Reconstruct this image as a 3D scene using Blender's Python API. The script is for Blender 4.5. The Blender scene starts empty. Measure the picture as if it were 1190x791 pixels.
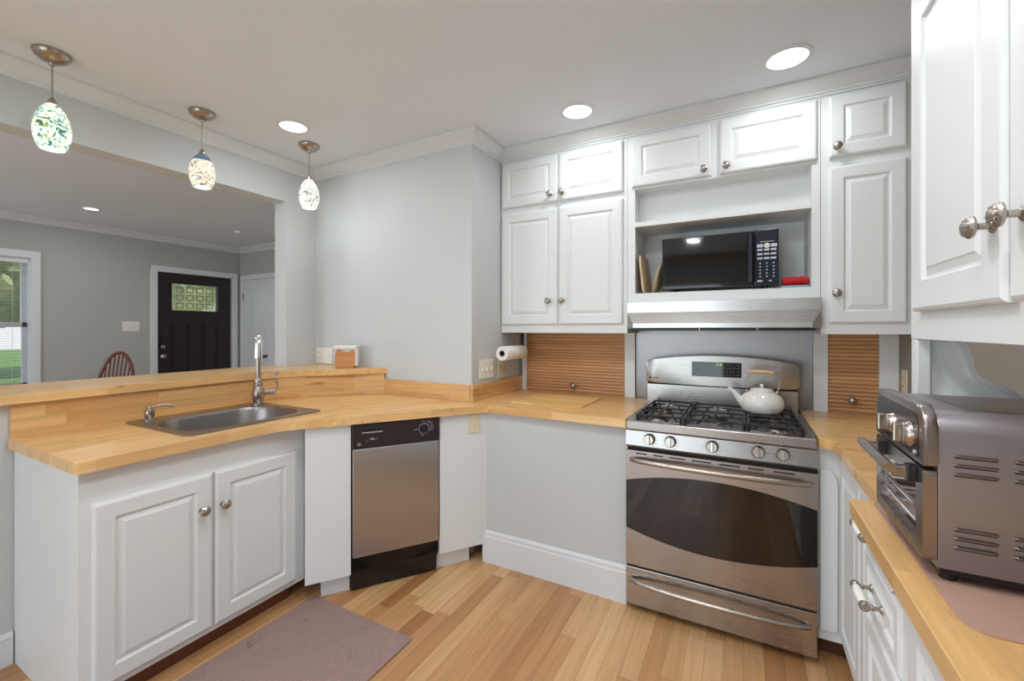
import bpy, bmesh, math, random
from mathutils import Matrix, Vector
random.seed(7)
PI = math.pi
scn = bpy.context.scene
C = scn.collection

# ------------------------------------------------------------------ camera
cam_d = bpy.data.cameras.new('camera'); cam = bpy.data.objects.new('camera', cam_d); C.objects.link(cam)
cam_d.sensor_width = 36.0; cam_d.lens = 501.0 / 1190 * 36.0
cam_d.shift_y = -13.5 / 1190.0
cam_d.clip_start = 0.05; cam_d.clip_end = 200
cam.location = (0, 0, 1.355); cam.rotation_euler = (PI / 2, 0, math.radians(28.3))
scn.camera = cam
scn.view_settings.view_transform = 'Standard'; scn.view_settings.look = 'None'
scn.view_settings.gamma = 1; scn.view_settings.use_curve_mapping = False
scn.view_settings.exposure = -0.08
# ------------------------------------------------------------------ sky and sun
w = bpy.data.worlds.new('sky'); scn.world = w; w.use_nodes = True
wn = w.node_tree.nodes; wl = w.node_tree.links
bg = wn['Background']; bg.inputs['Strength'].default_value = 1.15
tc = wn.new('ShaderNodeTexCoord'); sx = wn.new('ShaderNodeSeparateXYZ'); rp = wn.new('ShaderNodeValToRGB')
wl.new(tc.outputs['Generated'], sx.inputs[0]); wl.new(sx.outputs['Z'], rp.inputs[0]); wl.new(rp.outputs[0], bg.inputs[0])
rp.color_ramp.elements[0].position = 0.0; rp.color_ramp.elements[0].color = (0.95, 0.97, 1.0, 1)
rp.color_ramp.elements[1].position = 0.6; rp.color_ramp.elements[1].color = (0.45, 0.62, 0.95, 1)
sd = bpy.data.lights.new('sun', 'SUN'); sd.energy = 3.2; sd.angle = 0.02; sd.color = (1, 0.95, 0.86)
so = bpy.data.objects.new('sun', sd); C.objects.link(so)
so.rotation_euler = Vector((-0.62, -0.35, -0.70)).to_track_quat('-Z', 'Y').to_euler()

LAMP_W = 3.3          # recessed kitchen downlights
LAMP_LIV = 5.5        # recessed living room downlights
WARM = (0.93, 0.965, 1.0)
DAY = (0.78, 0.89, 1.0)
def fill_daylight(x0, x1, z0, z1, watts):
    # daylight from area lamps added at invented openings behind the camera
    ld = bpy.data.lights.new('added_daylight', 'AREA'); ld.shape = 'RECTANGLE'; ld.size = x1 - x0; ld.size_y = z1 - z0; ld.energy = watts; ld.color = DAY
    lo = bpy.data.objects.new('added_daylight', ld); C.objects.link(lo); lo.location = ((x0 + x1) / 2, -2.36, (z0 + z1) / 2); lo.rotation_euler = (PI / 2, 0, 0)
fill_daylight(-2.4, -0.3, 0.1, 2.05, 36)
fill_daylight(-5.4, -3.9, 0.85, 2.05, 46)

# ------------------------------------------------------------------ materials
def newmat(name):
    m = bpy.data.materials.new(name); m.use_nodes = True
    return m, m.node_tree.nodes, m.node_tree.links, m.node_tree.nodes['Principled BSDF']

def lin(c):
    return tuple(((v / 255.0) / 12.92 if v / 255.0 <= 0.04045 else ((v / 255.0 + 0.055) / 1.055) ** 2.4) for v in c) + (1,)

def plain(name, rgb, rough=0.5, metal=0.0, bump=0.0, scale=60, var=0.03, spec=None, coat=0.0):
    m, N, L, b = newmat(name)
    co = N.new('ShaderNodeTexCoord'); nz = N.new('ShaderNodeTexNoise'); nz.inputs['Scale'].default_value = scale
    nz.inputs['Detail'].default_value = 3
    L.new(co.outputs['Object'], nz.inputs['Vector'])
    hs = N.new('ShaderNodeHueSaturation'); hs.inputs['Color'].default_value = lin(rgb)
    mr = N.new('ShaderNodeMapRange'); mr.inputs['To Min'].default_value = 1 - var; mr.inputs['To Max'].default_value = 1 + var
    L.new(nz.outputs['Fac'], mr.inputs['Value']); L.new(mr.outputs[0], hs.inputs['Value'])
    L.new(hs.outputs[0], b.inputs['Base Color'])
    b.inputs['Roughness'].default_value = rough; b.inputs['Metallic'].default_value = metal
    if spec is not None: b.inputs['Specular IOR Level'].default_value = spec
    if coat: b.inputs['Coat Weight'].default_value = coat
    if bump:
        bp = N.new('ShaderNodeBump'); bp.inputs['Strength'].default_value = bump; bp.inputs['Distance'].default_value = 0.002
        L.new(nz.outputs['Fac'], bp.inputs['Height']); L.new(bp.outputs[0], b.inputs['Normal'])
    return m

def brushed(name, rgb, rough=0.28, axis='x', streak=0.10, aniso=0.0):
    """brushed metal: noise stretched along one axis"""
    m, N, L, b = newmat(name)
    co = N.new('ShaderNodeTexCoord'); mp = N.new('ShaderNodeMapping')
    sc = {'x': (2, 300, 300), 'y': (300, 2, 300), 'z': (300, 300, 2)}[axis]
    mp.inputs['Scale'].default_value = sc
    nz = N.new('ShaderNodeTexNoise'); nz.inputs['Scale'].default_value = 1.0; nz.inputs['Detail'].default_value = 4
    L.new(co.outputs['Object'], mp.inputs[0]); L.new(mp.outputs[0], nz.inputs['Vector'])
    n2 = N.new('ShaderNodeTexNoise'); n2.inputs['Scale'].default_value = 4.0; n2.inputs['Detail'].default_value = 3
    L.new(co.outputs['Object'], n2.inputs['Vector'])
    mr = N.new('ShaderNodeMapRange'); mr.inputs['To Min'].default_value = rough - 0.06; mr.inputs['To Max'].default_value = rough + streak
    ad = N.new('ShaderNodeMath'); ad.operation = 'ADD'; L.new(nz.outputs['Fac'], ad.inputs[0]); L.new(n2.outputs['Fac'], ad.inputs[1])
    hf = N.new('ShaderNodeMath'); hf.operation = 'MULTIPLY'; hf.inputs[1].default_value = 0.5; L.new(ad.outputs[0], hf.inputs[0])
    L.new(hf.outputs[0], mr.inputs['Value']); L.new(mr.outputs[0], b.inputs['Roughness'])
    b.inputs['Base Color'].default_value = lin(rgb); b.inputs['Metallic'].default_value = 1.0
    if aniso:
        tg = N.new('ShaderNodeTangent'); tg.direction_type = 'RADIAL'; tg.axis = 'Z'
        b.inputs['Anisotropic'].default_value = aniso; L.new(tg.outputs[0], b.inputs['Tangent'])
    bp = N.new('ShaderNodeBump'); bp.inputs['Strength'].default_value = 0.04; bp.inputs['Distance'].default_value = 0.0004
    L.new(nz.outputs['Fac'], bp.inputs['Height']); L.new(bp.outputs[0], b.inputs['Normal'])
    return m

def planks(name, ang, bw, bh, cols, rough=0.4, gap=0.02, vert=None, coat=0.15, contrast=1.0, gapdark=0.55, knots=True):
    """wood strips: length bw runs along direction ang (deg, plan view), strip width bh.
    vert: the strips are stacked in z and run along the plan direction ang."""
    m, N, L, b = newmat(name)
    co = N.new('ShaderNodeTexCoord')
    def M(op, a, bb=None, c=None):
        n = N.new('ShaderNodeMath'); n.operation = op
        for i, v in enumerate((a, bb, c)):
            if v is None: continue
            if isinstance(v, (int, float)): n.inputs[i].default_value = v
            else: L.new(v, n.inputs[i])
        return n.outputs[0]
    ge = N.new('ShaderNodeNewGeometry')
    s = N.new('ShaderNodeSeparateXYZ'); L.new(ge.outputs['Position'], s.inputs[0])
    ca, sa = math.cos(math.radians(ang)), math.sin(math.radians(ang))
    U = M('ADD', M('MULTIPLY', s.outputs[0], ca), M('MULTIPLY', s.outputs[1], sa))
    Vp = M('ADD', M('MULTIPLY', s.outputs[0], -sa), M('MULTIPLY', s.outputs[1], ca))
    if vert: V = s.outputs[2]
    else: V = M('ADD', Vp, M('MULTIPLY', s.outputs[2], 0.35))
    W = Vp if vert else s.outputs[2]
    row = M('FLOOR', M('DIVIDE', V, bh))
    wn1 = N.new('ShaderNodeTexWhiteNoise'); wn1.noise_dimensions = '1D'; L.new(row, wn1.inputs['W'])
    us = M('DIVIDE', M('ADD', U, M('MULTIPLY', wn1.outputs['Value'], bw * 3.7)), bw)
    col = M('FLOOR', us)
    cmb = N.new('ShaderNodeCombineXYZ'); L.new(row, cmb.inputs[0]); L.new(col, cmb.inputs[1])
    wn2 = N.new('ShaderNodeTexWhiteNoise'); wn2.noise_dimensions = '2D'; L.new(cmb.outputs[0], wn2.inputs['Vector'])
    rp = N.new('ShaderNodeValToRGB'); cr = rp.color_ramp
    while len(cr.elements) < len(cols): cr.elements.new(0.5)
    for i, c in enumerate(cols):
        cr.elements[i].position = i / (len(cols) - 1); cr.elements[i].color = lin(c)
    L.new(wn2.outputs['Value'], rp.inputs[0])
    # grain
    gv = N.new('ShaderNodeCombineXYZ')
    L.new(M('MULTIPLY', U, 2.2), gv.inputs[0]); L.new(M('MULTIPLY', V, 42.0), gv.inputs[1]); L.new(M('ADD', M('MULTIPLY', wn2.outputs['Value'], 37.0), M('MULTIPLY', W, 20.0)), gv.inputs[2])
    nz = N.new('ShaderNodeTexNoise'); nz.inputs['Scale'].default_value = 1.0; nz.inputs['Detail'].default_value = 5; nz.inputs['Roughness'].default_value = 0.6
    L.new(gv.outputs[0], nz.inputs['Vector'])
    mr = N.new('ShaderNodeMapRange'); mr.inputs['From Min'].default_value = 0.3; mr.inputs['From Max'].default_value = 0.7
    mr.inputs['To Min'].default_value = 1 - 0.16 * contrast; mr.inputs['To Max'].default_value = 1 + 0.12 * contrast
    L.new(nz.outputs['Fac'], mr.inputs['Value'])
    val = mr.outputs[0]
    if knots:
        kv = N.new('ShaderNodeCombineXYZ'); L.new(M('MULTIPLY', U, 5.0), kv.inputs[0]); L.new(M('MULTIPLY', V, 26.0), kv.inputs[1]); L.new(M('MULTIPLY', wn2.outputs['Value'], 9.0), kv.inputs[2])
        kn = N.new('ShaderNodeTexNoise'); kn.inputs['Scale'].default_value = 1.0; kn.inputs['Detail'].default_value = 2; L.new(kv.outputs[0], kn.inputs['Vector'])
        kr = N.new('ShaderNodeMapRange'); kr.inputs['From Min'].default_value = 0.66; kr.inputs['From Max'].default_value = 0.76
        kr.inputs['To Min'].default_value = 1.0; kr.inputs['To Max'].default_value = 0.6; L.new(kn.outputs['Fac'], kr.inputs['Value'])
        val = M('MULTIPLY', val, kr.outputs[0])
    # gaps between strips
    fv = M('FRACT', M('DIVIDE', V, bh)); g1 = M('LESS_THAN', fv, gap)
    fu = M('FRACT', us); g2 = M('LESS_THAN', fu, gap * bh / bw)
    g = M('MAXIMUM', g1, g2)
    val = M('MULTIPLY', val, M('SUBTRACT', 1.0, M('MULTIPLY', g, 1 - gapdark)))
    hs = N.new('ShaderNodeHueSaturation'); L.new(rp.outputs[0], hs.inputs['Color']); L.new(val, hs.inputs['Value'])
    L.new(hs.outputs[0], b.inputs['Base Color'])
    b.inputs['Roughness'].default_value = rough
    b.inputs['Coat Weight'].default_value = coat; b.inputs['Coat Roughness'].default_value = 0.25
    bp = N.new('ShaderNodeBump'); bp.inputs['Strength'].default_value = 0.08; bp.inputs['Distance'].default_value = 0.001
    L.new(nz.outputs['Fac'], bp.inputs['Height']); L.new(bp.outputs[0], b.inputs['Normal'])
    return m

def emis(name, rgb, st):
    m, N, L, b = newmat(name)
    N.remove(b); e = N.new('ShaderNodeEmission'); e.inputs[0].default_value = lin(rgb); e.inputs[1].default_value = st
    L.new(e.outputs[0], N['Material Output'].inputs[0]); return m

def glass_pane(name, tint=(1, 1, 1), mix=0.08):
    m, N, L, b = newmat(name); N.remove(b)
    t = N.new('ShaderNodeBsdfTransparent'); t.inputs[0].default_value = (*tint, 1)
    g = N.new('ShaderNodeBsdfGlossy'); g.inputs['Roughness'].default_value = 0.02
    mx = N.new('ShaderNodeMixShader'); mx.inputs[0].default_value = mix
    L.new(t.outputs[0], mx.inputs[1]); L.new(g.outputs[0], mx.inputs[2]); L.new(mx.outputs[0], N['Material Output'].inputs[0])
    return m

def art_glass(name, ramp, st, scale, base=(255, 255, 245)):
    """speckled blown glass lit from inside"""
    m, N, L, b = newmat(name)
    co = N.new('ShaderNodeTexCoord')
    nz = N.new('ShaderNodeTexNoise'); nz.inputs['Scale'].default_value = scale; nz.inputs['Detail'].default_value = 4; nz.inputs['Roughness'].default_value = 0.65; nz.inputs['Distortion'].default_value = 1.4
    L.new(co.outputs['Object'], nz.inputs['Vector'])
    rp = N.new('ShaderNodeValToRGB'); cr = rp.color_ramp
    while len(cr.elements) < len(ramp): cr.elements.new(0.5)
    for i, (p, c) in enumerate(ramp): cr.elements[i].position = p; cr.elements[i].color = lin(c)
    L.new(nz.outputs['Fac'], rp.inputs[0])
    b.inputs['Base Color'].default_value = (.12, .12, .12, 1); L.new(rp.outputs[0], b.inputs['Emission Color'])
    b.inputs['Emission Strength'].default_value = st; b.inputs['Roughness'].default_value = 0.08
    return m

M = {}
M['wall'] = plain('grey wall paint', (200, 203, 203), 0.6, bump=0.15, scale=180, var=0.01)
M['wall_living'] = plain('dimmed grey wall paint', (180, 180, 176), 0.65, bump=0.15, scale=180, var=0.01)  # same grey paint, darkened here for the dimmer living room light
M['ceiling'] = plain('white ceiling paint', (230, 236, 243), 0.8, bump=0.1, scale=120, var=0.01)
M['wall_shaded'] = plain('shade-darkened wall paint', (150, 143, 134), 0.6, bump=0.15, scale=180, var=0.01)  # right wall's shade put into a darker taupe tone
M['trim'] = plain('white trim paint', (222, 225, 227), 0.35, var=0.01)
M['cab'] = plain('white cabinet paint', (224, 226, 226), 0.42, var=0.01)
M['gap'] = plain('dark shadow gap', (40, 38, 36), 0.8)
M['floor'] = planks('oak strip floor', 90, 0.85, 0.072, [(164, 112, 68), (206, 158, 106), (190, 140, 90), (222, 178, 128), (178, 126, 78), (212, 166, 116)], 0.33, gap=0.03, coat=0.25, contrast=1.1, gapdark=0.6, knots=False)
BB = [(222, 174, 112), (232, 188, 128), (226, 180, 118), (236, 194, 134), (216, 166, 104)]
BV = [(208, 158, 100), (222, 176, 118), (214, 166, 108), (226, 182, 124), (200, 148, 92)]
M['bb_y'] = planks('butcher block along the sink', 90, 0.42, 0.042, BB, 0.3, gap=0.015, gapdark=0.9)
M['bb_d'] = planks('butcher block on the diagonal', 54.5, 0.42, 0.042, BB, 0.3, gap=0.015, gapdark=0.9)
M['bb_x'] = planks('butcher block along the range wall', 0, 0.42, 0.042, BB, 0.3, gap=0.015, gapdark=0.9)
M['bv_y'] = planks('splash board along the sink', 90, 0.40, 0.045, BV, 0.35, gap=0.012, vert=True, gapdark=0.9)
M['bv_d'] = planks('splash board on the diagonal', 54.5, 0.40, 0.045, BV, 0.35, gap=0.012, vert=True, gapdark=0.9)
M['bv_x'] = planks('splash board on the grey wall', 0, 0.40, 0.045, BV, 0.35, gap=0.012, vert=True, gapdark=0.9)
M['tamb'] = planks('tambour wood', 0, 9.0, 0.0205, [(204, 150, 102), (210, 158, 110), (199, 145, 98)], 0.4, gap=0.16, vert=True, coat=0.05, knots=False, gapdark=0.45)
M['cutting'] = planks('maple cutting board', 0, 0.5, 0.04, [(232, 186, 116), (240, 198, 130), (224, 176, 106)], 0.35, gap=0.01, gapdark=0.9, knots=False)
M['steel_x'] = brushed('brushed stainless across', (172, 168, 165), 0.24, 'x')
M['steel_hood'] = brushed('bright hood stainless', (205, 204, 202), 0.24, 'x')
M['steel_z'] = brushed('brushed stainless upright', (184, 188, 194), 0.30, 'x', aniso=0.85)
M['steel_dark'] = brushed('dull stainless sheet', (150, 146, 146), 0.32, 'x', aniso=0.7)
M['steel_sink'] = brushed('sink stainless', (158, 154, 152), 0.28, 'y')
M['chrome'] = plain('polished chrome', (225, 225, 225), 0.08, 1.0)
M['nickel'] = plain('brushed nickel', (176, 166, 156), 0.27, 1.0, bump=0.2, scale=200)
M['pewter'] = plain('aged pewter', (176, 168, 160), 0.24, 1.0, bump=0.6, scale=300, var=0.2)
M['iron'] = plain('black cast iron', (28, 27, 28), 0.45, 0.2, bump=0.3, scale=200)
M['black'] = plain('black plastic', (22, 20, 22), 0.3)
M['dwblack'] = plain('dark brown black plastic', (40, 30, 30), 0.35)
M['blackgl'] = plain('black glass', (12, 9, 8), 0.05, coat=0.5)
M['mwgl'] = plain('microwave black', (18, 18, 24), 0.08, coat=0.5)
M['mwblue'] = plain('microwave panel navy', (20, 24, 40), 0.2)
M['keys'] = plain('pale key print', (190, 196, 206), 0.5)
M['greenled'] = emis('green clock digits', (150, 230, 90), 1.6)
M['toast'] = brushed('warm toaster stainless', (158, 148, 145), 0.27, 'x')
M['toastside'] = plain('toaster side sheet steel', (156, 150, 155), 0.42, 0.85, bump=0.1, scale=200)
M['toastdark'] = plain('dark toaster trim', (52, 46, 46), 0.3, 0.6)
M['toastgl'] = plain('toaster door glass', (70, 52, 42), 0.06, coat=0.6)
M['white'] = plain('white plastic', (236, 234, 226), 0.4)
M['ivory'] = plain('ivory plastic', (222, 212, 184), 0.4)
M['paper'] = plain('white paper', (240, 238, 236), 0.85, bump=0.4, scale=120)
M['card'] = plain('brown cardboard', (110, 76, 50), 0.8)
M['kettle'] = plain('white enamel', (226, 222, 214), 0.15, coat=0.4)
M['beech'] = plain('pale beech', (206, 168, 128), 0.45, scale=20, var=0.12)
M['oakbox'] = planks('holder wood', 30, 0.5, 0.03, [(190, 124, 62), (198, 134, 72)], 0.5, gap=0.0, vert=True, knots=False)
M['tray'] = plain('pale bamboo tray', (200, 176, 136), 0.5, scale=20, var=0.1)
M['cherry'] = plain('cherry chair wood', (110, 52, 36), 0.3, scale=30, var=0.15, coat=0.3)
M['redcloth'] = plain('red quilted cloth', (196, 22, 36), 0.8, bump=0.5, scale=150)
M['greycloth'] = plain('grey folded cloth', (150, 165, 170), 0.8, bump=0.4, scale=150)
M['darkdoor'] = plain('black cherry door paint', (38, 27, 34), 0.32, var=0.05)
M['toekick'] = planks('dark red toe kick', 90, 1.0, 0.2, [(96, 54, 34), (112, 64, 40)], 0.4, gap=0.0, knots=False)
M['brick'] = plain('brick', (150, 84, 66), 0.9, scale=30, var=0.2)
M['roofing'] = plain('grey shingles', (110, 106, 104), 0.9, scale=20, var=0.2)
M['asphalt'] = plain('grey asphalt', (150, 150, 152), 0.9, scale=30, var=0.1)
M['lawn'] = plain('lawn grass', (110, 150, 60), 0.9, scale=3, var=0.35)
M['leaf'] = plain('tree leaves', (168, 172, 122), 0.8, scale=2.5, var=0.85)
M['bark'] = plain('tree bark', (80, 64, 50), 0.9, scale=20, var=0.3)
M['blind'] = plain('white blind slat', (226, 226, 228), 0.5)
M['pane'] = glass_pane('window glass')
M['lens'] = emis('frosted lamp lens', (255, 252, 246), 3.2)
M['clearmat'] = None

def mk_mat_pad():
    m, N, L, b = newmat('translucent pink cutting mat')
    b.inputs['Base Color'].default_value = lin((214, 176, 158)); b.inputs['Roughness'].default_value = 0.22
    t = N.new('ShaderNodeBsdfTransparent'); mx = N.new('ShaderNodeMixShader'); mx.inputs[0].default_value = 0.6
    L.new(t.outputs[0], mx.inputs[1]); L.new(b.outputs[0], mx.inputs[2]); L.new(mx.outputs[0], N['Material Output'].inputs[0])
    return m
M['clearmat'] = mk_mat_pad()

def mk_rug():
    m, N, L, b = newmat('mauve ribbed rug')
    co = N.new('ShaderNodeTexCoord')
    wv = N.new('ShaderNodeTexWave'); wv.bands_direction = 'X'; wv.inputs['Scale'].default_value = 28; wv.inputs['Distortion'].default_value = 0.6; wv.inputs['Detail'].default_value = 1
    vo = N.new('ShaderNodeTexVoronoi'); vo.inputs['Scale'].default_value = 160
    n3 = N.new('ShaderNodeTexNoise'); n3.inputs['Scale'].default_value = 9; n3.inputs['Detail'].default_value = 4
    for n in (wv, vo, n3): L.new(co.outputs['Object'], n.inputs['Vector'])
    mx = N.new('ShaderNodeMath'); mx.operation = 'ADD'; L.new(wv.outputs['Fac'], mx.inputs[0]); L.new(vo.outputs['Distance'], mx.inputs[1])
    rp = N.new('ShaderNodeValToRGB'); rp.color_ramp.elements[0].color = lin((122, 96, 92)); rp.color_ramp.elements[1].color = lin((164, 136, 130)); rp.color_ramp.elements[1].position = 1.3 / 1.6
    L.new(mx.outputs[0], rp.inputs[0])
    st = N.new('ShaderNodeMapRange'); st.inputs['From Min'].default_value = 0.66; st.inputs['From Max'].default_value = 0.72; st.inputs['To Min'].default_value = 1; st.inputs['To Max'].default_value = 0.6
    L.new(n3.outputs['Fac'], st.inputs['Value'])
    hs = N.new('ShaderNodeHueSaturation'); L.new(rp.outputs[0], hs.inputs['Color']); L.new(st.outputs[0], hs.inputs['Value'])
    L.new(hs.outputs[0], b.inputs['Base Color']); b.inputs['Roughness'].default_value = 0.95
    bp = N.new('ShaderNodeBump'); bp.inputs['Strength'].default_value = 0.6; bp.inputs['Distance'].default_value = 0.004
    L.new(mx.outputs[0], bp.inputs['Height']); L.new(bp.outputs[0], b.inputs['Normal'])
    return m
M['rug'] = mk_rug()

def mk_leaded():
    """textured bevelled door glass with outdoor light behind it"""
    m, N, L, b = newmat('bevelled leaded glass'); N.remove(b)
    t = N.new('ShaderNodeBsdfRefraction'); t.inputs['IOR'].default_value = 1.12; t.inputs['Roughness'].default_value = 0.08
    tr = N.new('ShaderNodeBsdfTransparent'); g = N.new('ShaderNodeBsdfGlossy'); g.inputs['Roughness'].default_value = 0.08
    m1 = N.new('ShaderNodeMixShader'); m1.inputs[0].default_value = 0.55; m2 = N.new('ShaderNodeMixShader'); m2.inputs[0].default_value = 0.08
    L.new(t.outputs[0], m1.inputs[1]); L.new(tr.outputs[0], m1.inputs[2]); L.new(m1.outputs[0], m2.inputs[1]); L.new(g.outputs[0], m2.inputs[2])
    L.new(m2.outputs[0], N['Material Output'].inputs[0]); return m
M['leaded'] = mk_leaded()

# ------------------------------------------------------------------ mesh helpers
FR = {}                      # object name -> world matrix of its thing

class MB:
    """collects shapes; frame (4x4) is applied to everything added"""
    def __init__(s, frame=None):
        s.bm = bmesh.new(); s.f = frame or Matrix(); s.mi = 0
    def _v(s, p): return s.bm.verts.new(s.f @ Vector(p))
    def face(s, vs):
        try: f = s.bm.faces.new(vs); f.material_index = s.mi; return f
        except ValueError: return None
    def box(s, x0, x1, y0, y1, z0, z1, bev=0):
        pts = [(x, y, z) for z in (z0, z1) for y in (y0, y1) for x in (x0, x1)]
        v = [s._v(p) for p in pts]
        fs = [s.face([v[i] for i in q]) for q in ((0, 2, 3, 1), (4, 5, 7, 6), (0, 1, 5, 4), (2, 6, 7, 3), (0, 4, 6, 2), (1, 3, 7, 5))]
        if bev:
            es = list({e for f in fs for e in f.edges})
            bmesh.ops.bevel(s.bm, geom=es, offset=bev, segments=2, affect='EDGES', profile=0.5)
        return s
    def prism(s, poly, a0, a1, plane='xy', bev=0):
        mp = {'xy': lambda p, a: (p[0], p[1], a), 'xz': lambda p, a: (p[0], a, p[1]), 'yz': lambda p, a: (a, p[0], p[1])}[plane]
        A = [s._v(mp(p, a0)) for p in poly]; B = [s._v(mp(p, a1)) for p in poly]
        fs = [s.face(A[::-1]), s.face(B)]
        n = len(poly)
        for i in range(n): fs.append(s.face([A[i], A[(i + 1) % n], B[(i + 1) % n], B[i]]))
        if bev:
            es = list({e for f in fs[:2] if f for e in f.edges})
            bmesh.ops.bevel(s.bm, geom=es, offset=bev, segments=2, affect='EDGES', profile=0.5)
        return s
    def holed(s, outer, inner, z0, z1):
        def ring(pts, z): return [s._v((p[0], p[1], z)) for p in pts]
        for z in (z1, z0):
            o, i = ring(outer, z), ring(inner, z); es = []
            for r in (o, i):
                for k in range(len(r)): es.append(s.bm.edges.new((r[k], r[(k + 1) % len(r)])))
            g = bmesh.ops.triangle_fill(s.bm, edges=es, use_beauty=True)
            for f in g['geom']:
                if isinstance(f, bmesh.types.BMFace): f.material_index = s.mi
            if z == z1: ot, it = o, i
            else: ob, ib = o, i
        for t, b in ((ot, ob), (it, ib)):
            for k in range(len(t)): s.face([t[k], t[(k + 1) % len(t)], b[(k + 1) % len(t)], b[k]])
        return s
    def lathe(s, prof, c=(0, 0, 0), axis=(0, 0, 1), seg=24, sx=1.0, closed=False):
        q = Vector((0, 0, 1)).rotation_difference(Vector(axis).normalized()); c = Vector(c)
        rings = []
        for r, z in prof:
            if r < 1e-6: rings.append([s._v(c + q @ Vector((0, 0, z)))])
            else: rings.append([s._v(c + q @ Vector((sx * r * math.cos(2 * PI * k / seg), r * math.sin(2 * PI * k / seg), z))) for k in range(seg)])
        for a, b in zip(rings, rings[1:]):
            if len(a) == 1 and len(b) == 1: continue
            for k in range(seg):
                k2 = (k + 1) % seg
                if len(a) == 1: s.face([a[0], b[k2], b[k]])
                elif len(b) == 1: s.face([a[k], a[k2], b[0]])
                else: s.face([a[k], a[k2], b[k2], b[k]])
        if closed:
            for k in range(seg): s.face([rings[-1][k], rings[-1][(k + 1) % seg], rings[0][(k + 1) % seg], rings[0][k]])
            return s
        if len(rings[0]) > 1: s.face(rings[0][::-1])
        if len(rings[-1]) > 1: s.face(rings[-1])
        return s
    def cyl(s, p0, p1, r, r1=None, seg=20):
        p0, p1 = Vector(p0), Vector(p1); h = (p1 - p0).length
        return s.lathe([(r, 0), (r if r1 is None else r1, h)], p0, p1 - p0, seg)
    def tube(s, pts, r, seg=12, flat=1.0):
        pts = [Vector(p) for p in pts]; n = len(pts); rings = []
        rr = r if isinstance(r, (list, tuple)) else [r] * n
        up = Vector((0, 0, 1)); prev = None
        for i, p in enumerate(pts):
            t = (pts[min(i + 1, n - 1)] - pts[max(i - 1, 0)]).normalized()
            if prev is None:
                a = up if abs(t.z) < 0.9 else Vector((1, 0, 0)); x = t.cross(a).normalized()
            else: x = (prev - t * prev.dot(t)).normalized()
            y = t.cross(x); prev = x
            rings.append([s._v(p + (x * math.cos(2 * PI * k / seg) * flat + y * math.sin(2 * PI * k / seg)) * rr[i]) for k in range(seg)])
        for a, b in zip(rings, rings[1:]):
            for k in range(seg): s.face([a[k], a[(k + 1) % seg], b[(k + 1) % seg], b[k]])
        s.face(rings[0][::-1]); s.face(rings[-1]); return s
    def sweep(s, path, prof, closed=False):
        """profile (offset to the left of travel, z) swept with mitres along a plan path"""
        n = len(path); rings = []
        P = [Vector((p[0], p[1])) for p in path]
        for i in range(n):
            d0 = (P[i] - P[i - 1]).normalized() if (i > 0 or closed) else None
            d1 = (P[(i + 1) % n] - P[i]).normalized() if (i < n - 1 or closed) else None
            d0 = d0 or d1; d1 = d1 or d0
            n0 = Vector((-d0.y, d0.x)); n1 = Vector((-d1.y, d1.x)); m = (n0 + n1)
            m = m / max(1e-6, m.dot(n0)) if m.length > 1e-6 else n0
            rings.append([s._v((P[i].x + m.x * o, P[i].y + m.y * o, z)) for o, z in prof])
        k = len(prof); rng = range(n if closed else n - 1)
        for i in rng:
            a, b = rings[i], rings[(i + 1) % n]
            for j in range(k): s.face([a[j], a[(j + 1) % k], b[(j + 1) % k], b[j]])
        if not closed: s.face(rings[0][::-1]); s.face(rings[-1])
        return s
    def blob(s, c, r, sub=2, jit=0.15, sq=(1, 1, 1)):
        g = bmesh.ops.create_icosphere(s.bm, subdivisions=sub, radius=1.0)
        for v in g['verts']:
            k = 1 + random.uniform(-jit, jit)
            v.co = s.f @ Vector((c[0] + v.co.x * r * sq[0] * k, c[1] + v.co.y * r * sq[1] * k, c[2] + v.co.z * r * sq[2] * k))
        return s
    def build(s, name, mats, parent=None, smooth=False, origin=None):
        bmesh.ops.recalc_face_normals(s.bm, faces=s.bm.faces)
        me = bpy.data.meshes.new(name)
        if parent is not None and parent in FR: s.bm.transform(FR[parent].inverted())
        if parent is None and origin is not None: s.bm.transform(Matrix.Translation(-Vector(origin)))
        s.bm.to_mesh(me); s.bm.free()
        for m in (mats if isinstance(mats, (list, tuple)) else [mats]): me.materials.append(m)
        o = bpy.data.objects.new(name, me); C.objects.link(o)
        if parent is not None:
            o.parent = parent
            if parent in FR: FR[o] = FR[parent]
        elif origin is not None: o.location = origin
        if smooth:
            for p in me.polygons: p.use_smooth = True
            try: me.set_sharp_from_angle(angle=math.radians(smooth if smooth > 1 else 40))
            except Exception: pass
        return o

def tag(o, label, cat, group=None, kind=None):
    o['label'] = label; o['category'] = cat
    if group: o['group'] = group
    if kind: o['kind'] = kind
    return o
def thing(name, label, cat, loc=(0, 0, 0), rz=0.0, group=None):
    o = bpy.data.objects.new(name, None); C.objects.link(o); o.empty_display_size = 0.1
    o.location = loc; o.rotation_euler = (0, 0, math.radians(rz))
    FR[o] = Matrix.Translation(loc) @ Matrix.Rotation(math.radians(rz), 4, 'Z')
    return tag(o, label, cat, group)
def struct(name, mb, mat, smooth=False, parent=None):
    o = mb.build(name, mat, parent, smooth); o['kind'] = 'structure'; return o
def frame(loc, rz): return Matrix.Translation(loc) @ Matrix.Rotation(math.radians(rz), 4, 'Z')

# ================================================================== ROOM SHELL
CZ = 2.545
XL, XLb = -2.87, -3.00          # kitchen and living faces of the pass-through wall
YG = 2.18                        # grey wall
XS = -1.45                       # return wall beside the upper cabinets
YB = 2.85                        # range wall
XR = 0.68                        # right wall
XF = -6.60                       # living room window wall
YC = 3.73                        # living room closet wall
YN = -2.4                        # wall behind the camera

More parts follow.
